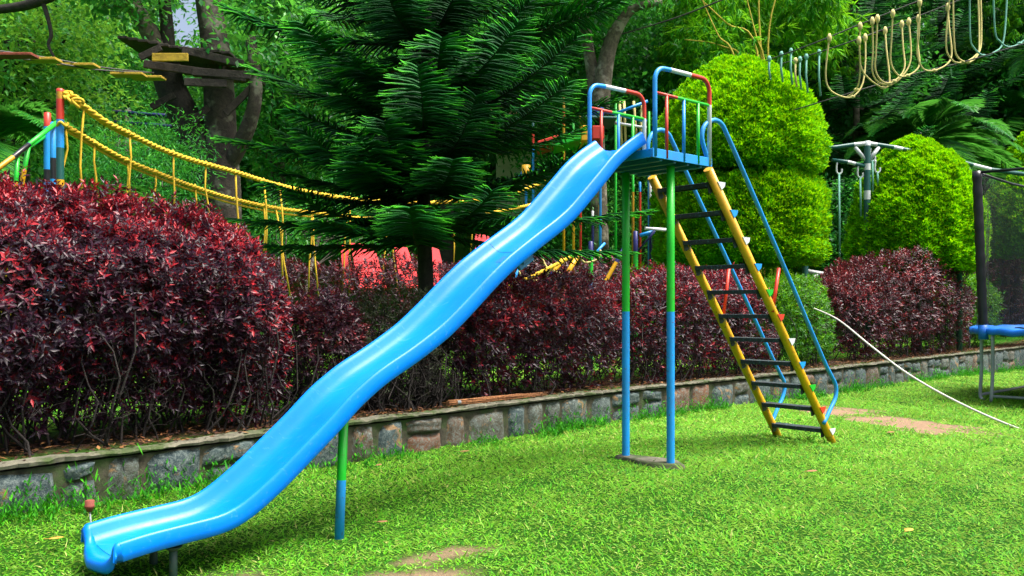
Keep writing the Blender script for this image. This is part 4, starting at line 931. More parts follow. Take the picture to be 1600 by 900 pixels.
# hanging plank bridge
t = thing("plank_bridge", "hanging bridge of spaced yellow and red planks leading to the tree platform", "rope bridge", tuple(W3(100, 100, 14)))
for (x0, x1, y, Z, m) in ((-40, 55, 86, 12.6, M_rplank), (40, 92, 93, 13.2, M_yplank), (94, 152, 102, 13.7, M_yplank), (176, 226, 116, 14.5, M_yplank), (207, 256, 121, 14.9, M_yplank)):
    A_, B_ = W3(x0, y, Z), W3(x1, y + 2, Z); mb = MB(); mb.box((A_ + B_) / 2, (B_[0] - A_[0], .22, .04), m, bev=.006); mb.build("plank", t)
for dz in (0, .8):
    mb = MB(); mb.tube(smooth_path([W3(-60, 72 + dz * 18, 12.3), W3(60, 88 + dz * 8, 13.2), W3(150, 104 + dz * 6, 13.9), W3(240, 114, 15)], 5), .012, M_wire, 6); mb.build("cable", t)
# pale forked trunk behind the guard rails
tree("pale_trunk_tree", "pale barked forked tree behind the first guard rail", gb(935, 22), clumps_px(820, 1000, -160, -30, 20, 24, 8, 1.2, 1.8), M_darkleaf, 1500, .18, .26, barkm=M_bark_pale, r0=.19,
     trunkpts=[tuple(W3(938, 400, 22)), tuple(W3(930, 160, 22)), tuple(W3(917, 60, 22)), tuple(W3(900, -60, 22))], limbs=False)
pt_ = bpy.data.objects["pale_trunk_tree"]
mb = MB(); mb.tube(smooth_path([W3(936, 180, 21.8), W3(948, 90, 21.8), W3(966, 42, 21.7), W3(992, 12, 21.6), W3(1035, 4, 21.5)], 5), list(np.linspace(.24, .06, 21)), M_bark_pale, 12)
mb.tube(smooth_path([W3(985, 18, 21.7), W3(1000, -10, 21.7), W3(1010, -40, 21.6)], 4), .06, M_bark_pale, 8); mb.build("limb", pt_)

# bamboo
bc = gb(1180, 26); t = thing("bamboo_clump", "yellow stemmed bamboo with bright drooping leaves behind the clipped tree", "bamboo", bc)
culms = [[(1215, 330), (1196, 110), (1181, 55), (1160, -30)], [(1205, 330), (1182, 78), (1135, 36), (1075, -20)], [(1190, 330), (1150, 100), (1122, 55), (1095, -5)], [(1212, 330), (1200, 70), (1222, -30)], [(1195, 330), (1165, 110), (1128, 72), (1070, 62)], [(1206, 330), (1186, 30), (1190, -40)]]
for cpts in culms:
    Zc = rnd(21.6, 22.2); mb = MB(); P = smooth_path([W3(x, y, Zc) for x, y in cpts], 6); P[0][2] = .3; mb.tube(P, list(np.linspace(.036, .012, len(P))), M_culm, 8); mb.build("culm", t)
parts = []
for x, y, z, r in clumps_px(1050, 1310, -60, 110, 22.5, 27, 40, .6, 1.1) + clumps_px(1200, 1330, -60, 60, 23, 28, 8, .6, 1.0) + clumps_px(1500, 1640, -40, 150, 29.5, 31, 11, .8, 1.2) + clumps_px(1040, 1110, 40, 130, 23, 25, 7, .5, .8):
    ns = int(70 * r); d = rdir(ns); Pc = np.array((x, y, z)) + d * (r * rs.uniform(.1, 1, ns) ** .6)[:, None]; k = 11
    P = np.repeat(Pc, k, 0); n = len(P); dd = np.repeat(nrm(d + np.array([0, 0, -.9]) + rdir(ns) * .5), k, 0)
    D = nrm(dd + rdir(n) * .7); l = rs.uniform(.16, .38, n); R = np.repeat(np.clip(rs.normal(.5, .2, ns), 0, 1), k) + rs.normal(0, .1, n)
    parts.append(leaves(P, D, nrm(rdir(n) * .5 + UP), l, l * .07, .15, np.clip(R, 0, 1), .15))
V, Fc, A = merge(parts); link("leaves", mesh_np("bamboo_leaves", V, Fc, M_bam, attr=A), t)

# palms
def palm(name, label, base, H, nf, L, az0=0, r=.12, fronds=None, group="palms"):
    t = thing(name, label, "palm tree", base, group); bx, by, b0 = base
    mb = MB(); mb.tube([(bx, by, b0 - .1), (bx + .05, by, b0 + H * .5), (bx, by, b0 + H)], [r * 1.2, r, r], M_bark_mid, 10); mb.build("trunk", t)
    parts = []; RPth = []
    for i in range(nf):
        az = az0 + i * 2.399; el = rnd(.1, 1.25) if fronds is None else fronds[i % len(fronds)]
        dr = np.array((math.cos(az), math.sin(az), 0)); ts = np.linspace(0, 1, 12)
        R = np.array((bx, by, b0 + H)) + dr * (L * ts * math.cos(el * .8))[:, None] + UP * (L * (math.sin(el) * ts - .75 * ts ** 2))[:, None]
        RPth.append(R); m = 80; u = np.linspace(.12, .995, m); C0 = np.stack([np.interp(u, ts, R[:, c]) for c in range(3)], 1)
        T = nrm(np.stack([np.interp(np.minimum(u + .04, 1), ts, R[:, c]) - np.interp(u - .04, ts, R[:, c]) for c in range(3)], 1)); Sd = nrm(np.cross(T, UP)); Upv = np.cross(Sd, T)
        for sg in (-1, 1):
            D = nrm(Sd * sg + T * .75 + Upv * .25 + rs.normal(0, .06, (m, 3))); l = L * .26 * np.sin(np.clip(u * 1.05, 0, 1) * math.pi * .86 + .3) * rs.uniform(.9, 1.1, m)
            parts.append(leaves(C0, D, Upv, np.maximum(l, .08), .017 * L / 1.8, .5, np.clip(rs.normal(.5, .15, m), 0, 1), .22))
    V, Fc, A = merge(parts); link("fronds", mesh_np(name + "_fronds", V, Fc, M_palm, attr=A), t)
    Vb, Fb = tubes_np(np.array(RPth), np.tile(np.linspace(.02, .005, 12), (nf, 1)), 5); link("frond_ribs", mesh_np(name + "_ribs", Vb, Fb, M_weed, attr=np.full(len(Vb), .4), smooth=True), t)
q = W3(-40, 260, 12.5); palm("palm_tree", "feathery palm at the left edge behind the striped railing", (q[0], q[1], .3), q[2] - .1, 15, 2.1, .2)
q = W3(130, 300, 13.0); palm("palm_tree", "low palm between the striped poles and the dark feathery shrub", (q[0], q[1], .3), q[2] - .6, 13, 1.5, .9)
q = W3(1445, 225, 26); palm("palm_tree", "palm with spreading fronds behind the egg shaped clipped tree", (q[0], q[1], .3), q[2] - .3, 18, 3.2, .4)
q = W3(1570, 200, 31); palm("palm_tree", "palm above the trampoline net between clipped domes", (q[0], q[1], .3), q[2] - .3, 16, 3.2, 1.4)
q = W3(1600, 60, 30.5); palm("palm_tree", "tall palm whose pale fronds enter at the top right corner", (q[0] + 1.4, q[1], .3), q[2] - .3, 14, 3.2, 2.4)

# ------------------------------------------------------------------ rope bridge at the left
def pole(mbx, P0, P1, r, bands):
    """bands: (fraction end, material)"""
    P0, P1 = np.array(P0, float), np.array(P1, float); pts = [P0]; sg = []; a = 0
    for f, m in bands:
        pts += [P0 + (P1 - P0) * f]; sg.append(m)
    mbx.tube(pts, r, None, 14, segm=sg); return mbx
rb = thing("rope_bridge", "yellow rope bridge with striped end poles sagging behind the red hedge", "rope bridge", tuple(np.r_[W3(92, 480, 9.6)[:2], .3]))
def vpole(px, ytop, Z, r, cols, name="pole"):
    q = W3(px, ytop, Z); mb = MB(); x, y, zt = q; k = Z / F
    pts = [(x, y, zt + .012), (x, y, zt + .002)]; sg = [cols[0][1]]; rr = [r * .5, r]
    for yb, m in cols:
        z = CH + (Y0 - yb) * k; pts.append((x, y, z)); sg.append(m); rr.append(r)
    pts.append((x, y, .2)); sg.append(cols[-1][1]); rr.append(r)
    mb.tube(pts, rr, None, 14, segm=sg); return mb
vpole(94, 140, 9.6, .040, [(144, M_red), (155, M_orange), (187, M_red), (231, M_blue), (281, M_teal), (300, M_yellow), (330, M_yellow), (480, M_blue), (560, M_red)]).build("pole", rb)
vpole(74, 177, 11.2, .042, [(198, M_red), (208, M_blue), (265, M_blue), (285, M_black), (480, M_blue), (540, M_red)]).build("pole", rb)
vpole(83, 192, 10.6, .034, [(247, M_blue), (280, M_black), (420, M_blue)]).build("pole", rb)
U1 = [(98, 146, 9.6), (112, 152, 9.65), (130, 165, 9.75), (165, 190, 10.0), (200, 208, 10.4), (250, 232, 11), (300, 250, 11.6), (372, 270, 12.5), (430, 288, 13.3), (500, 303, 14.2), (560, 312, 15), (640, 316, 16), (700, 315, 17), (780, 308, 18.2), (850, 285, 19.3), (905, 265, 20)]
U2 = [(96, 194, 9.65), (125, 210, 9.9), (150, 225, 10.2), (200, 252, 10.7), (250, 272, 11.2), (300, 291, 11.9), (360, 310, 12.7), (430, 325, 13.5), (490, 332, 14.2), (575, 341, 15.3), (660, 340, 16.5), (740, 336, 17.5), (820, 322, 18.5), (900, 300, 20)]
def twist_rope(path, r, m, tw=7.0):
    P = smooth_path(path, 8); P = [np.array(p) for p in P]; mb = MB()
    s = 0; tr = [[], [], []]
    for i, p in enumerate(P):
        if i: s += np.linalg.norm(P[i] - P[i - 1])
    # resample finely
    d = np.r_[0, np.cumsum([np.linalg.norm(P[i + 1] - P[i]) for i in range(len(P) - 1)])]; A_ = np.array(P); n = max(6, int(d[-1] / .045)); u = np.linspace(0, d[-1], n)
    Q = np.stack([np.interp(u, d, A_[:, c]) for c in range(3)], 1); T = nrm(np.gradient(Q, axis=0)); a = nrm(np.cross(T, UP)); b = np.cross(a, T)
    for k in range(3):
        ph = u * 2 * math.pi / (r * tw) + k * 2 * math.pi / 3; mb.tube(list(Q + (a * np.cos(ph)[:, None] + b * np.sin(ph)[:, None]) * r * .48), r * .56, m, 6)
    return mb
for nm, pth, r in (("top_rope", U1, .036), ("second_rope", U2, .033)): twist_rope([W3(*p) for p in pth], r, M_rope).build(nm, rb)
twist_rope([W3(x, y + 7, Z + .03) for x, y, Z in U2[:9]], .020, M_rope).build("second_rope", rb)
twist_rope([W3(x, y + 5, Z + .03) for x, y, Z in U1[2:5]] + [W3(222, 220, 10.7)], .020, M_rope).build("top_rope", rb)
kn = MB()
for i in range(3):
    c0 = W3(104 + i * 9, 149 + i * 6, 9.6); ring = [c0 + np.array((.035 * math.cos(a) + .02 * math.sin(2 * a), .03 * math.sin(a + i), .045 * math.sin(a))) for a in np.linspace(0, 2 * math.pi, 17)]
    kn.tube(ring, .017, M_rope, 8)
kn.build("knot", rb); kn = MB(); c0 = W3(98, 195, 9.6); kn.tube([c0 + np.array((.05 * math.cos(a), .05 * math.sin(a), .02 * math.sin(3 * a))) for a in np.linspace(0, 12.5, 40)], .015, M_rope, 8); kn.build("knot", rb)
def on(path, px):
    a = np.array(path); return W3(px, np.interp(px, a[:, 0], a[:, 1]), np.interp(px, a[:, 0], a[:, 2]))
for px, pth, yb, dx in ((102, U2, 315, 1), (132, U1, 320, -2), (148, U2, 318, -2), (202, U1, 330, 2), (199, U2, 330, 6), (243, U2, 330, 0), (271, U1, 345, -1), (305, U2, 370, 12), (322, U1, 375, 1), (368, U1, 390, 1), (412, U2, 412, 0), (412, U1, 412, 2),
                        (430, U2, 465, 24), (437, U1, 466, 6), (487, U2, 464, -5), (489, U2, 464, 9), (543, U2, 460, -8), (546, U1, 462, 0), (605, U2, 461, -5), (607, U2, 470, 18), (668, U2, 400, 0), (712, U2, 415, -3), (735, U1, 400, 0), (780, U2, 360, 0)):
    A_ = on(pth, px); B_ = W3(px + dx, yb, A_[1]); mb = MB(); mb.tube([A_ + UP * .03, A_ * .7 + B_ * .3 + np.array((rnd(-.03, .03), 0, 0)), A_ * .4 + B_ * .6 + np.array((rnd(-.04, .04), 0, 0)), B_], .0115 if A_[1] < 12 else .014, M_rope, 6)
    mb.tube([A_ + np.array((-.03, 0, -.035)), A_ + np.array((0, 0, .035)), A_ + np.array((.03, 0, -.02))], .016, M_rope, 6); mb.build("cord", rb)
# railing running down to the left
rl = thing("striped_railing", "green and black tube railing running down to the left edge", "railing", tuple(np.r_[W3(30, 480, 9.6)[:2], .3]))
mb = MB(); mb.tube([W3(88, 192, 10.6), W3(45, 226, 10), W3(44, 227, 10), W3(20, 246, 9.7), W3(-40, 290, 9.2)], .028, None, 10, segm=[M_green, M_navy, M_black, M_orange]); mb.build("top_rail", rl)
mb = MB(); mb.tube([W3(70, 212, 11.2), W3(28, 241, 10.4), W3(27, 242, 10.4), W3(10, 254, 10), W3(-40, 294, 9.5)], .028, None, 10, segm=[M_green, M_orange, M_black, M_orange]); mb.build("lower_rail", rl)
for (xt, yt, Z, xm, ym) in ((44, 230, 10, 38, 265), (27, 247, 10.4, 25, 285)):
    mb = MB(); a, b = W3(xt, yt, Z), W3(xm, ym, Z); e = a + (b - a) / (b[2] - a[2]) * (.3 - a[2]); mb.tube([a, b, b + (e - b) * .01, e], .026, None, 10, segm=[M_green, M_yellow, M_yellow]); mb.build("post", rl)
# blue pipes
t = thing("pipe_railing", "pair of thin blue horizontal pipes behind the forked tree", "railing", tuple(np.r_[W3(250, 480, 19)[:2], .3]))
for y in (178, 194):
    mb = MB(); mb.tube([W3(172, y - 3, 19), W3(335, y + 8, 19)], .045, M_navy, 8); mb.build("rail", t)
for x in (185, 200, 330):
    mb = MB(); q = W3(x, 172, 19.05); mb.tube([(q[0], q[1], .2), tuple(q)], .07, M_bark_mid, 8); mb.build("post", t)

# ------------------------------------------------------------------ red sheets (sloping covers)
def sheet(label, pts, Z):
    (a, b, c, d) = pts; mb = MB(); z = [W3(p[0], p[1], Z + p[2]) for p in (a, b, c, d)]; n = np.cross(z[1] - z[0], z[3] - z[0]); n = n / np.linalg.norm(n) * .03
    V = []; m = 12
    for i in range(m + 1):
        s = i / m; w = .018 * math.sin(i * math.pi); top = z[0] * (1 - s) + z[1] * s; bot = z[3] * (1 - s) + z[2] * s; o = n * (.5 + .8 * (i % 2))
        V += [top + o, bot + o, bot - n * .3, top - n * .3]
    mb.add(V, [(i * 4 + j, (i + 1) * 4 + j, (i + 1) * 4 + (j + 1) % 4, i * 4 + (j + 1) % 4) for i in range(m) for j in range(4)] + [(0, 1, 2, 3), tuple(m * 4 + j for j in (3, 2, 1, 0))], M_redsheet)
    tagp(mb.build("red_board"), label, "board", "sloping red boards behind the hedge")
sheet("sloping red board just right of the tall red hedge", [(384, 372, .6), (404, 374, .6), (422, 450, 0), (388, 450, 0)], 16.8)
sheet("broad sloping red board below the rope bridge, left of the round frond", [(548, 380, .8), (584, 383, .8), (604, 450, 0), (560, 450, 0)], 17.2)
sheet("narrow red board left of the broad one", [(532, 384, .8), (544, 384, .8), (556, 450, 0), (538, 450, 0)], 17.6)
sheet("red board left of the araucaria trunk", [(616, 386, .8), (636, 387, .8), (660, 450, 0), (626, 450, 0)], 17.4)
sheet("red board right of the araucaria trunk", [(672, 382, .8), (684, 382, .8), (700, 450, 0), (678, 450, 0)], 17.6)
sheet("small red board showing above the slide left of its bend", [(742, 366, .6), (764, 368, .6), (772, 440, 0), (744, 440, 0)], 17.8)

# ------------------------------------------------------------------ striped climbing frame
cf = thing("climbing_frame", "striped blue, green and yellow pole climbing frame with a yellow net rope", "climbing frame", tuple(np.r_[W3(925, 480, 16.2)[:2], .3]))
def spole(a, b, r, bands, name, Z0, Z1): mb = MB(); pole(mb, W3(*a, Z0), W3(*b, Z1), r, bands); mb.build(name, cf)
for (px, yt, Z, cols) in ((923, 378, 14.9, [(402, M_navy), (441, M_green), (490, M_blue)]), (993, 362, 15.5, [(393, M_navy), (470, M_green)])):
    vpole(px, yt, Z, .040, cols).build("post", cf)
spole((1023, 361), (998, 391), .018, [(1, M_navy)], "strut", 15.3, 15.5); spole((976, 386), (935, 460), .034, [(.32, M_navy), (.72, M_yellow), (1, M_grey)], "strut", 15, 14.9)
spole((905, 396), (872, 452), .038, [(.55, M_yellow), (1, M_navy)], "strut", 14.9, 14.8); spole((880, 404), (846, 452), .036, [(.4, M_yellow), (1, M_navy)], "strut", 15.1, 15)
spole((945, 380), (926, 400), .022, [(1, M_blue)], "strut", 15, 14.9); spole((1008, 357), (1040, 359), .028, [(1, M_white)], "top_bar", 15.3, 15.4); spole((1000, 368), (1022, 362), .035, [(1, M_blue)], "top_bar", 15.4, 15.4)
spole((815, 412), (797, 450), .025, [(1, M_blue)], "strut", 15, 14.9)
twist_rope([W3(770, 457, 14.2), W3(820, 437, 14.3), W3(870, 413, 14.5), W3(907, 393, 14.7)], .035, M_rope).build("net_rope", cf)
for pts in ([(810, 418), (818, 436), (850, 436), (862, 412)], [(905, 396), (914, 410), (935, 404), (938, 390)], [(845, 395), (855, 418), (880, 428)]):
    mb = MB(); mb.tube(smooth_path([W3(x, y, 14.5) for x, y in pts], 5), .016, M_cream, 6); mb.build("loop", cf)

# distant play tower
Zp = 20.5
pt = thing("play_tower", "distant colourful play tower with blue barrels and green ramp beyond the guard rail", "play tower", tuple(np.r_[W3(900, 480, Zp)[:2], .3]))
for (px, yt, cols) in ((881, 150, [(172, M_yellow), (195, M_red), (330, M_yellow)]), (896, 190, [(236, M_green), (330, M_yellow)]), (907, 180, [(240, M_orange), (330, M_red)]), (938, 176, [(245, M_yellow), (330, M_blue)]),
                       (962, 160, [(330, M_green)]), (1014, 175, [(250, M_green), (340, M_blue)]), (833, 190, [(200, M_teal), (230, M_red), (330, M_blue)]), (822, 258, [(290, M_yellow), (330, M_blue)]), (989, 260, [(300, M_green), (340, M_orange)]),
                       (1000, 285, [(300, M_blue), (330, M_red)]), (1016, 280, [(310, M_white), (340, M_navy)]), (926, 330, [(345, M_white), (400, M_navy)]), (937, 320, [(350, M_orange), (400, M_green)])):
    vpole(px, yt, Zp + (px % 7) * .15, .030, cols).build("post", pt)
mb = MB()
for y0_, m in ((165, M_barrel), (194, M_barrel)):
    a, b = W3(930, y0_, Zp), W3(930, y0_ + 22, Zp); mb.tube([a, a - UP * .02, (a + b) / 2, b + UP * .02, b], [.15, .19, .205, .19, .15], m, 16)
mb.build("barrel", pt)
for (x0, y0_, x1, y1, th, m, nm) in ((865, 228, 912, 216, .20, M_green, "ramp"), (840, 232, 872, 222, .16, M_red, "ramp"), (905, 215, 918, 215, .34, M_yellow, "panel"), (922, 214, 940, 214, .30, M_red, "panel"), (905, 190, 960, 192, .06, M_teal, "beam")):
    A_, B_ = W3(x0, y0_, Zp - .3), W3(x1, y1, Zp - .3); v = B_ - A_; L = np.linalg.norm(v); axx = v / L; mb = MB(); mb.box((A_ + B_) / 2, (L, 1.1, th), m, axx, np.cross(UP, axx), np.cross(axx, np.cross(UP, axx)), .02); mb.build(nm, pt)
for pts, m in (([(805, 285), (822, 262)], M_blue), ([(838, 262), (857, 282)], M_blue), ([(930, 170), (1010, 190)], M_blue), ([(960, 178), (1012, 158)], M_blue), ([(960, 192), (1010, 200)], M_white), ([(825, 292), (868, 278)], M_rope), ([(940, 262), (985, 262)], M_yellow)):
    mb = MB(); mb.tube([W3(x, y, Zp - .6) for x, y in pts], .035, m, 8); mb.build("bar", pt)
mb = MB(); mb.tube([W3(822, 258, Zp - .7), W3(822, 282, Zp - .7)], .10, M_yellow, 10); mb.build("panel", pt)
for (x0, x1) in ((975, 978), (990, 996), (1004, 999), (968, 972)):
    mb = MB(); mb.tube([W3(x0, 158, Zp - .5), W3(x1, 235, Zp - .5)], .03, M_cream, 6); mb.build("cord", pt)
bd = thing("garden_building", "pale plastered building with a brown roof glimpsed left of the slide top", "building", tuple(np.r_[W3(835, 480, 31)[:2], .3]))
A_ = W3(775, 235, 31); B_ = W3(885, 180, 31); mb = MB(); mb.box(((A_[0] + B_[0]) / 2, 33, (A_[2] + B_[2]) / 2 - 1.2), (B_[0] - A_[0], 3.6, B_[2] - A_[2] + 2.4), M_plaster, bev=.02); mb.build("wall", bd)
mb = MB(); x0, x1, zt = A_[0] - .2, B_[0] + .2, B_[2]; mb.add([(x0, 30.8, zt), (x1, 30.8, zt), (x1, 35, zt), (x0, 35, zt), (x0, 33, zt + .8), (x1, 33, zt + .8)], [(0, 1, 5, 4), (2, 3, 4, 5), (0, 4, 3), (1, 2, 5), (0, 3, 2, 1)], M_roof); mb.build("roof", bd)
for px in (798, 845):
    q = W3(px, 222, 31); mb = MB(); mb.box((q[0], 31.19, q[2]), (.5, .04, .7), M_teal, bev=.01); mb.build("window", bd)

# ------------------------------------------------------------------ dark green pole frame with hooks
Zf = 20.5
fr = thing("hook_frame", "dark green pole frame with white bands and hanging hooks between the clipped trees", "climbing frame", tuple(np.r_[W3(1355, 480, Zf)[:2], .3]))
vpole(1355, 221, Zf, .075, [(228, M_white), (256, M_teal), (266, M_white), (298, M_teal), (312, M_white), (420, M_teal)]).build("post", fr)
vpole(1499, 250, Zf, .065, [(262, M_teal), (300, M_teal)]).build("post", fr); vpole(1258, 392, Zf, .07, [(400, M_black), (432, M_teal), (440, M_white)]).build("post", fr)
def bar(pts, r, segm, Z=Zf, nm="bar"): mb = MB(); mb.tube([W3(x, y, Z) for x, y in pts], r, None, 10, segm=segm); mb.build(nm, fr)
bar([(1262, 233), (1306, 230), (1334, 226), (1356, 224), (1370, 226), (1396, 230), (1410, 233), (1480, 246), (1500, 252), (1520, 258), (1548, 265), (1620, 275)], .048, [M_teal, M_teal, M_white, M_white, M_teal, M_white, M_teal, M_white, M_teal, M_white, M_teal])
bar([(1300, 250), (1324, 253), (1336, 256), (1354, 260)], .045, [M_teal, M_white, M_teal]); bar([(1336, 230), (1353, 251)], .045, [M_white], nm="brace"); bar([(1373, 230), (1358, 251)], .045, [M_white], nm="brace")
bar([(1510, 262), (1502, 274)], .05, [M_white], nm="brace"); bar([(1262, 424), (1292, 429)], .05, [M_white]); bar([(1277, 428), (1266, 441)], .045, [M_white], nm="brace")
for (px, yt, yb) in ((1311, 252, 400), (1344, 258, 338), (1363, 232, 300), (1371, 250, 292), (1518, 262, 330)):
    h = MB(); hook = [W3(px - 3, yt, Zf), W3(px - 4, yt + 15, Zf), W3(px, yt + 20, Zf), W3(px + 4, yt + 17, Zf), W3(px + 4, yt + 12, Zf)]
    h.tube(smooth_path(hook, 4), .022, M_white, 8); hk = h.build("hook", fr)
    c_ = MB(); c_.tube([W3(px, yt + 18, Zf), W3(px + 1, yb, Zf)], .024, M_tealrope, 8); c_.build("cord", fr)

# ------------------------------------------------------------------ rope loop course, top right
Zl = 15.5
def cab(label, pts):
    mb = MB(); mb.tube(smooth_path([W3(*p) for p in pts], 6), .012, M_wire, 6); tagp(mb.build("steel_cable"), label, "cable", "cables of the rope loop course")
ca = [(1130, 118, 20), (1250, 76, 16.5), (1344, 38, 15.8), (1436, 1, 15.4), (1560, -50, 15)]; cb_ = [(1150, 122, 20), (1300, 75, 16.8), (1383, 45, 16.4), (1482, 7, 16), (1600, -40, 15.6)]; cl_ = [(1180, 190, 19), (1287, 158, 16.4), (1420, 118, 15.9), (1505, 97, 15.6), (1600, 68, 15.2), (1720, 30, 14.8)]
cab("front upper cable from which the cream rope loops hang", ca); cab("rear upper cable parallel to the front one above the rope loops", cb_); cab("lower cable tying the bottoms of the rope loops", cl_)
mb = MB(); mb.tube(smooth_path([W3(940, 62, 22), W3(1050, 30, 21), W3(1140, -5, 20)], 4), .018, M_wire, 6); tagp(mb.build("steel_cable"), "thin cable from the pale forked tree to the bamboo", "cable")
def onc(pth, px): return on(pth, px)
Gp = "rope loops hanging on the cables"
loops = [("cream rope loop farthest left, hanging wide and low", M_cream, [(1296, 58), (1290, 113), (1295, 138), (1313, 150), (1332, 151), (1347, 133), (1352, 100), (1352, 58)]),
         ("cream rope loop crossing the right strand of the widest left loop", M_cream, [(1344, 40), (1343, 80), (1346, 107), (1360, 125), (1380, 137), (1390, 127), (1385, 77), (1383, 47)]),
         ("short cream strand beside the right strand of the widest left loop", M_cream, [(1342, 62), (1344, 112), (1338, 140), (1324, 151)]),
         ("cream rope loop from the left knot of the close pair of knots", M_cream, [(1363, 32), (1364, 77), (1363, 110), (1372, 128), (1390, 132), (1407, 122), (1423, 93), (1420, 33)]),
         ("cream rope loop from the right knot of the close pair of knots", M_cream, [(1371, 28), (1369, 77), (1368, 110), (1380, 128), (1397, 127), (1413, 107), (1411, 73), (1409, 37)]),
         ("cream rope loop in the middle of the course, its knot higher than both neighbours", M_cream, [(1395, 20), (1393, 60), (1392, 97), (1403, 117), (1418, 118), (1436, 103), (1434, 67), (1435, 28)]),
         ("long cream rope loop under the highest visible knot", M_cream, [(1437, 3), (1436, 53), (1433, 83), (1442, 107), (1460, 110), (1480, 100), (1487, 83), (1483, 43), (1481, 10)]),
         ("outer of the two cream rope loops beside the teal ones", M_cream, [(1485, -14), (1478, 67), (1487, 93), (1503, 98), (1523, 88), (1533, 67), (1532, -14)]),
         ("inner of the two cream rope loops beside the teal ones", M_cream, [(1489, -10), (1491, 67), (1497, 90), (1513, 97), (1528, 85), (1530, 50), (1528, -12)]),
         ("teal rope loop leftmost of the teal ones", M_tealrope, [(1515, -14), (1516, 57), (1522, 75), (1537, 87), (1553, 82), (1568, 63), (1574, -14)]),
         ("teal rope loop curving up to the right edge", M_tealrope, [(1552, -12), (1555, 50), (1563, 65), (1575, 73), (1593, 68), (1620, 45), (1640, 10), (1650, -30)])]
for i, (lab, m, pp) in enumerate(loops):
    n = len(pp); P = [W3(x, y, 15.35 + .55 * k / (n - 1)) for k, (x, y) in enumerate(pp)]
    mb = MB(); mb.tube(smooth_path(P, 6), .0145, m, 8)
    for e in ((P[0], P[-1]) if n > 4 else (P[0],)): mb.tube([e + UP * .06, e, e - UP * .05, e - UP * .09], [.018, .042, .038, .018], m, 8)
    c_ = P[n // 2]; mb.tube([c_ - np.array((.04, 0, 0)), c_, c_ + np.array((.04, 0, 0))], [.02, .032, .02], m, 8)
    tagp(mb.build("rope_loop"), lab, "rope loop", Gp)
for lab, px, yt, yb, m in (("short teal cord leftmost above the clipped dome", 1202, 92, 125, M_tealrope), ("second short teal cord above the clipped dome", 1221, 85, 128, M_tealrope), ("teal cord with the highest knot above the clipped dome", 1236, 80, 132, M_tealrope), ("short cream cord among the teal ones above the dome", 1243, 95, 136, M_cream), ("teal cord right of the short cream cord", 1250, 93, 140, M_tealrope), ("teal cord near the shoulder of the clipped dome", 1260, 89, 145, M_tealrope), ("long teal cord beside the first cream loop", 1280, 82, 150, M_tealrope)):
    mb = MB(); A_ = W3(px, yt, 17.2); B_ = W3(px + 2, yb, 17.2); mb.tube([A_, A_ * .5 + B_ * .5 - np.array((.02, 0, 0)), B_], .02, m, 8); mb.tube([A_ + UP * .06, A_, A_ - UP * .06], [.02, .045, .02], m, 8); tagp(mb.build("hanging_cord"), lab, "rope", "short cords above the clipped tree")

# ------------------------------------------------------------------ trampoline
TC = np.array((9.55, 13.9)); TR = 2.15; g = float(gz(*TC)) - .0
tp = thing("trampoline", "round trampoline with black safety net, blue edge pad and grey legs at the right edge", "trampoline", (TC[0], TC[1], g))
TZ = .93; ring = lambda r, z, n=64: [(TC[0] + r * math.cos(a), TC[1] + r * math.sin(a), z) for a in np.linspace(0, 2 * math.pi, n + 1)]
mb = MB(); mb.tube(ring(TR, TZ - .03), .028, M_grey, 8, caps=False); mb.build("frame_ring", tp)
mb = MB(); V = []; n = 96
for rr, z in ((TR - .32, TZ + .012), (TR - .27, TZ + .045), (TR - .02, TZ + .05), (TR + .035, TZ + .03), (TR + .04, TZ - .05), (TR + .03, TZ - .055), (TR - .3, TZ - .0)):
    for i in range(n): a = 2 * math.pi * i / n; w = .012 * math.sin(i * 1.9) + .01 * math.sin(i * .7); V.append((TC[0] + (rr + w * .4) * math.cos(a), TC[1] + (rr + w * .4) * math.sin(a), z + w))
mb.add(V, [(l * n + i, l * n + (i + 1) % n, (l + 1) * n + (i + 1) % n, (l + 1) * n + i) for l in range(6) for i in range(n)], M_pad, True); mb.build("edge_pad", tp)
mb = MB(); mb.add(ring(TR - .30, TZ - .01, 63), [list(range(64))], M_black); mb.build("mat", tp)
aL = math.radians(178)
angs = [aL + k * math.pi / 2 for k in range(4)]
tops = []
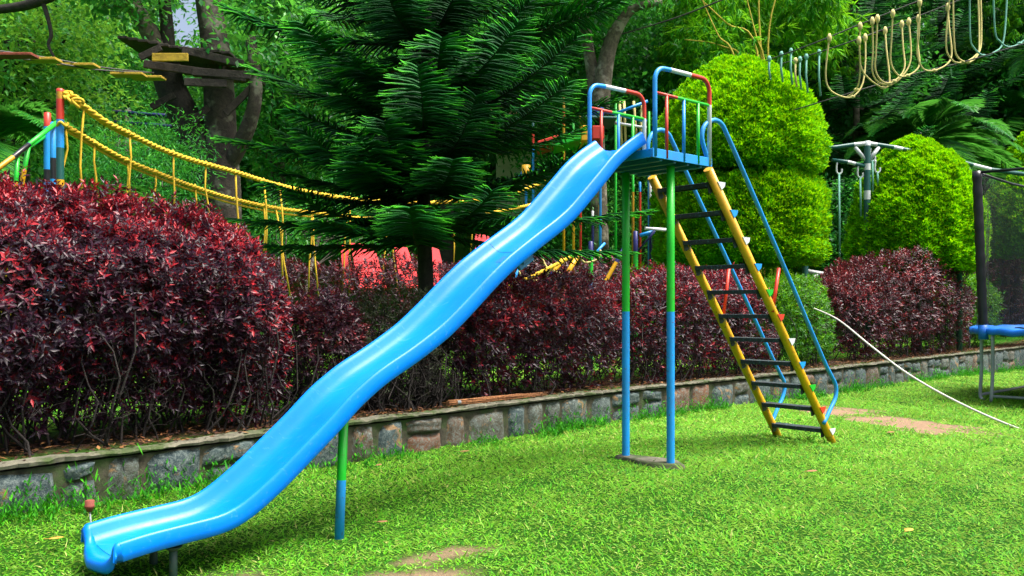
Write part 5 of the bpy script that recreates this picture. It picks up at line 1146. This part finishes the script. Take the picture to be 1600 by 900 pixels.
for a in angs:
    c, s = math.cos(a), math.sin(a); b = np.array((TC[0] + (TR + .045) * c, TC[1] + (TR + .045) * s, TZ - .10)); tpt = np.array((TC[0] + (TR + .03) * c - (.0), TC[1] + (TR + .03) * s, 3.42)); tpt[0] -= .12; tops.append(tpt)
    mid_ = b * .93 + tpt * .07
    mb = MB(); n_ = 26; P = [b + (tpt - b) * t for t in np.linspace(.055, 1, n_)]; mb.tube(P, [.070 + .006 * math.sin(i * 2.4) for i in range(n_)], M_black, 14); mb.build("pole", tp)
    mb = MB(); mb.tube([b + UP * -.03, b + (tpt - b) * .075], .074, M_pad, 14); mb.build("pole_sleeve", tp)
    for side in (-.15, .15):
        a2 = a + side * .55; e = np.array((TC[0] + TR * math.cos(a2), TC[1] + TR * math.sin(a2), TZ - .05)); gg = float(gz(e[0], e[1]))
        mb = MB(); mb.tube(smooth_path([e, (e[0], e[1], .3), (e[0] + .02 * c, e[1] + .02 * s, gg + .10), (e[0] + .05 * -math.sin(a) * np.sign(side) * -1, e[1] + .05 * math.cos(a) * np.sign(side) * -1, gg + .02)], 5), .026, M_grey, 10); mb.build("leg", tp)
    e1 = (TC[0] + TR * math.cos(a + .08), TC[1] + TR * math.sin(a + .08)); e2 = (TC[0] + TR * math.cos(a + math.pi / 2 - .08), TC[1] + TR * math.sin(a + math.pi / 2 - .08))
    mb = MB(); mb.tube([(*e1, gz(*e1) + .10), (*e2, gz(*e2) + .10)], .022, M_grey, 8); mb.build("foot_bar", tp)
mb = MB(); 
for i in range(4): a, b = tops[i], tops[(i + 1) % 4]; mb.tube([a - UP * .02, (a + b) / 2 - UP * .05, b - UP * .02], .022, M_black, 8)
mb.build("top_rail", tp)
mb = MB(); V = []
for i in range(4):
    for k in range(12):
        t = k / 12; a, b = tops[i], tops[(i + 1) % 4]; p = a * (1 - t) + b * t; cen = np.array((TC[0], TC[1], 0)); p = p + (cen - p) * np.array((.04, .04, 0)); ang = angs[i] + t * math.pi / 2
        V += [(p[0], p[1], 3.38 - .10 * math.sin(t * math.pi)), (TC[0] + (TR - .04) * math.cos(ang) * (.97 + .03 * abs(math.cos(t * math.pi))), TC[1] + (TR - .04) * math.sin(ang), TZ + .05)]
mb.add(V, [(2 * i, 2 * ((i + 1) % 48), 2 * ((i + 1) % 48) + 1, 2 * i + 1) for i in range(48)], M_net, True); mb.build("safety_net", tp)
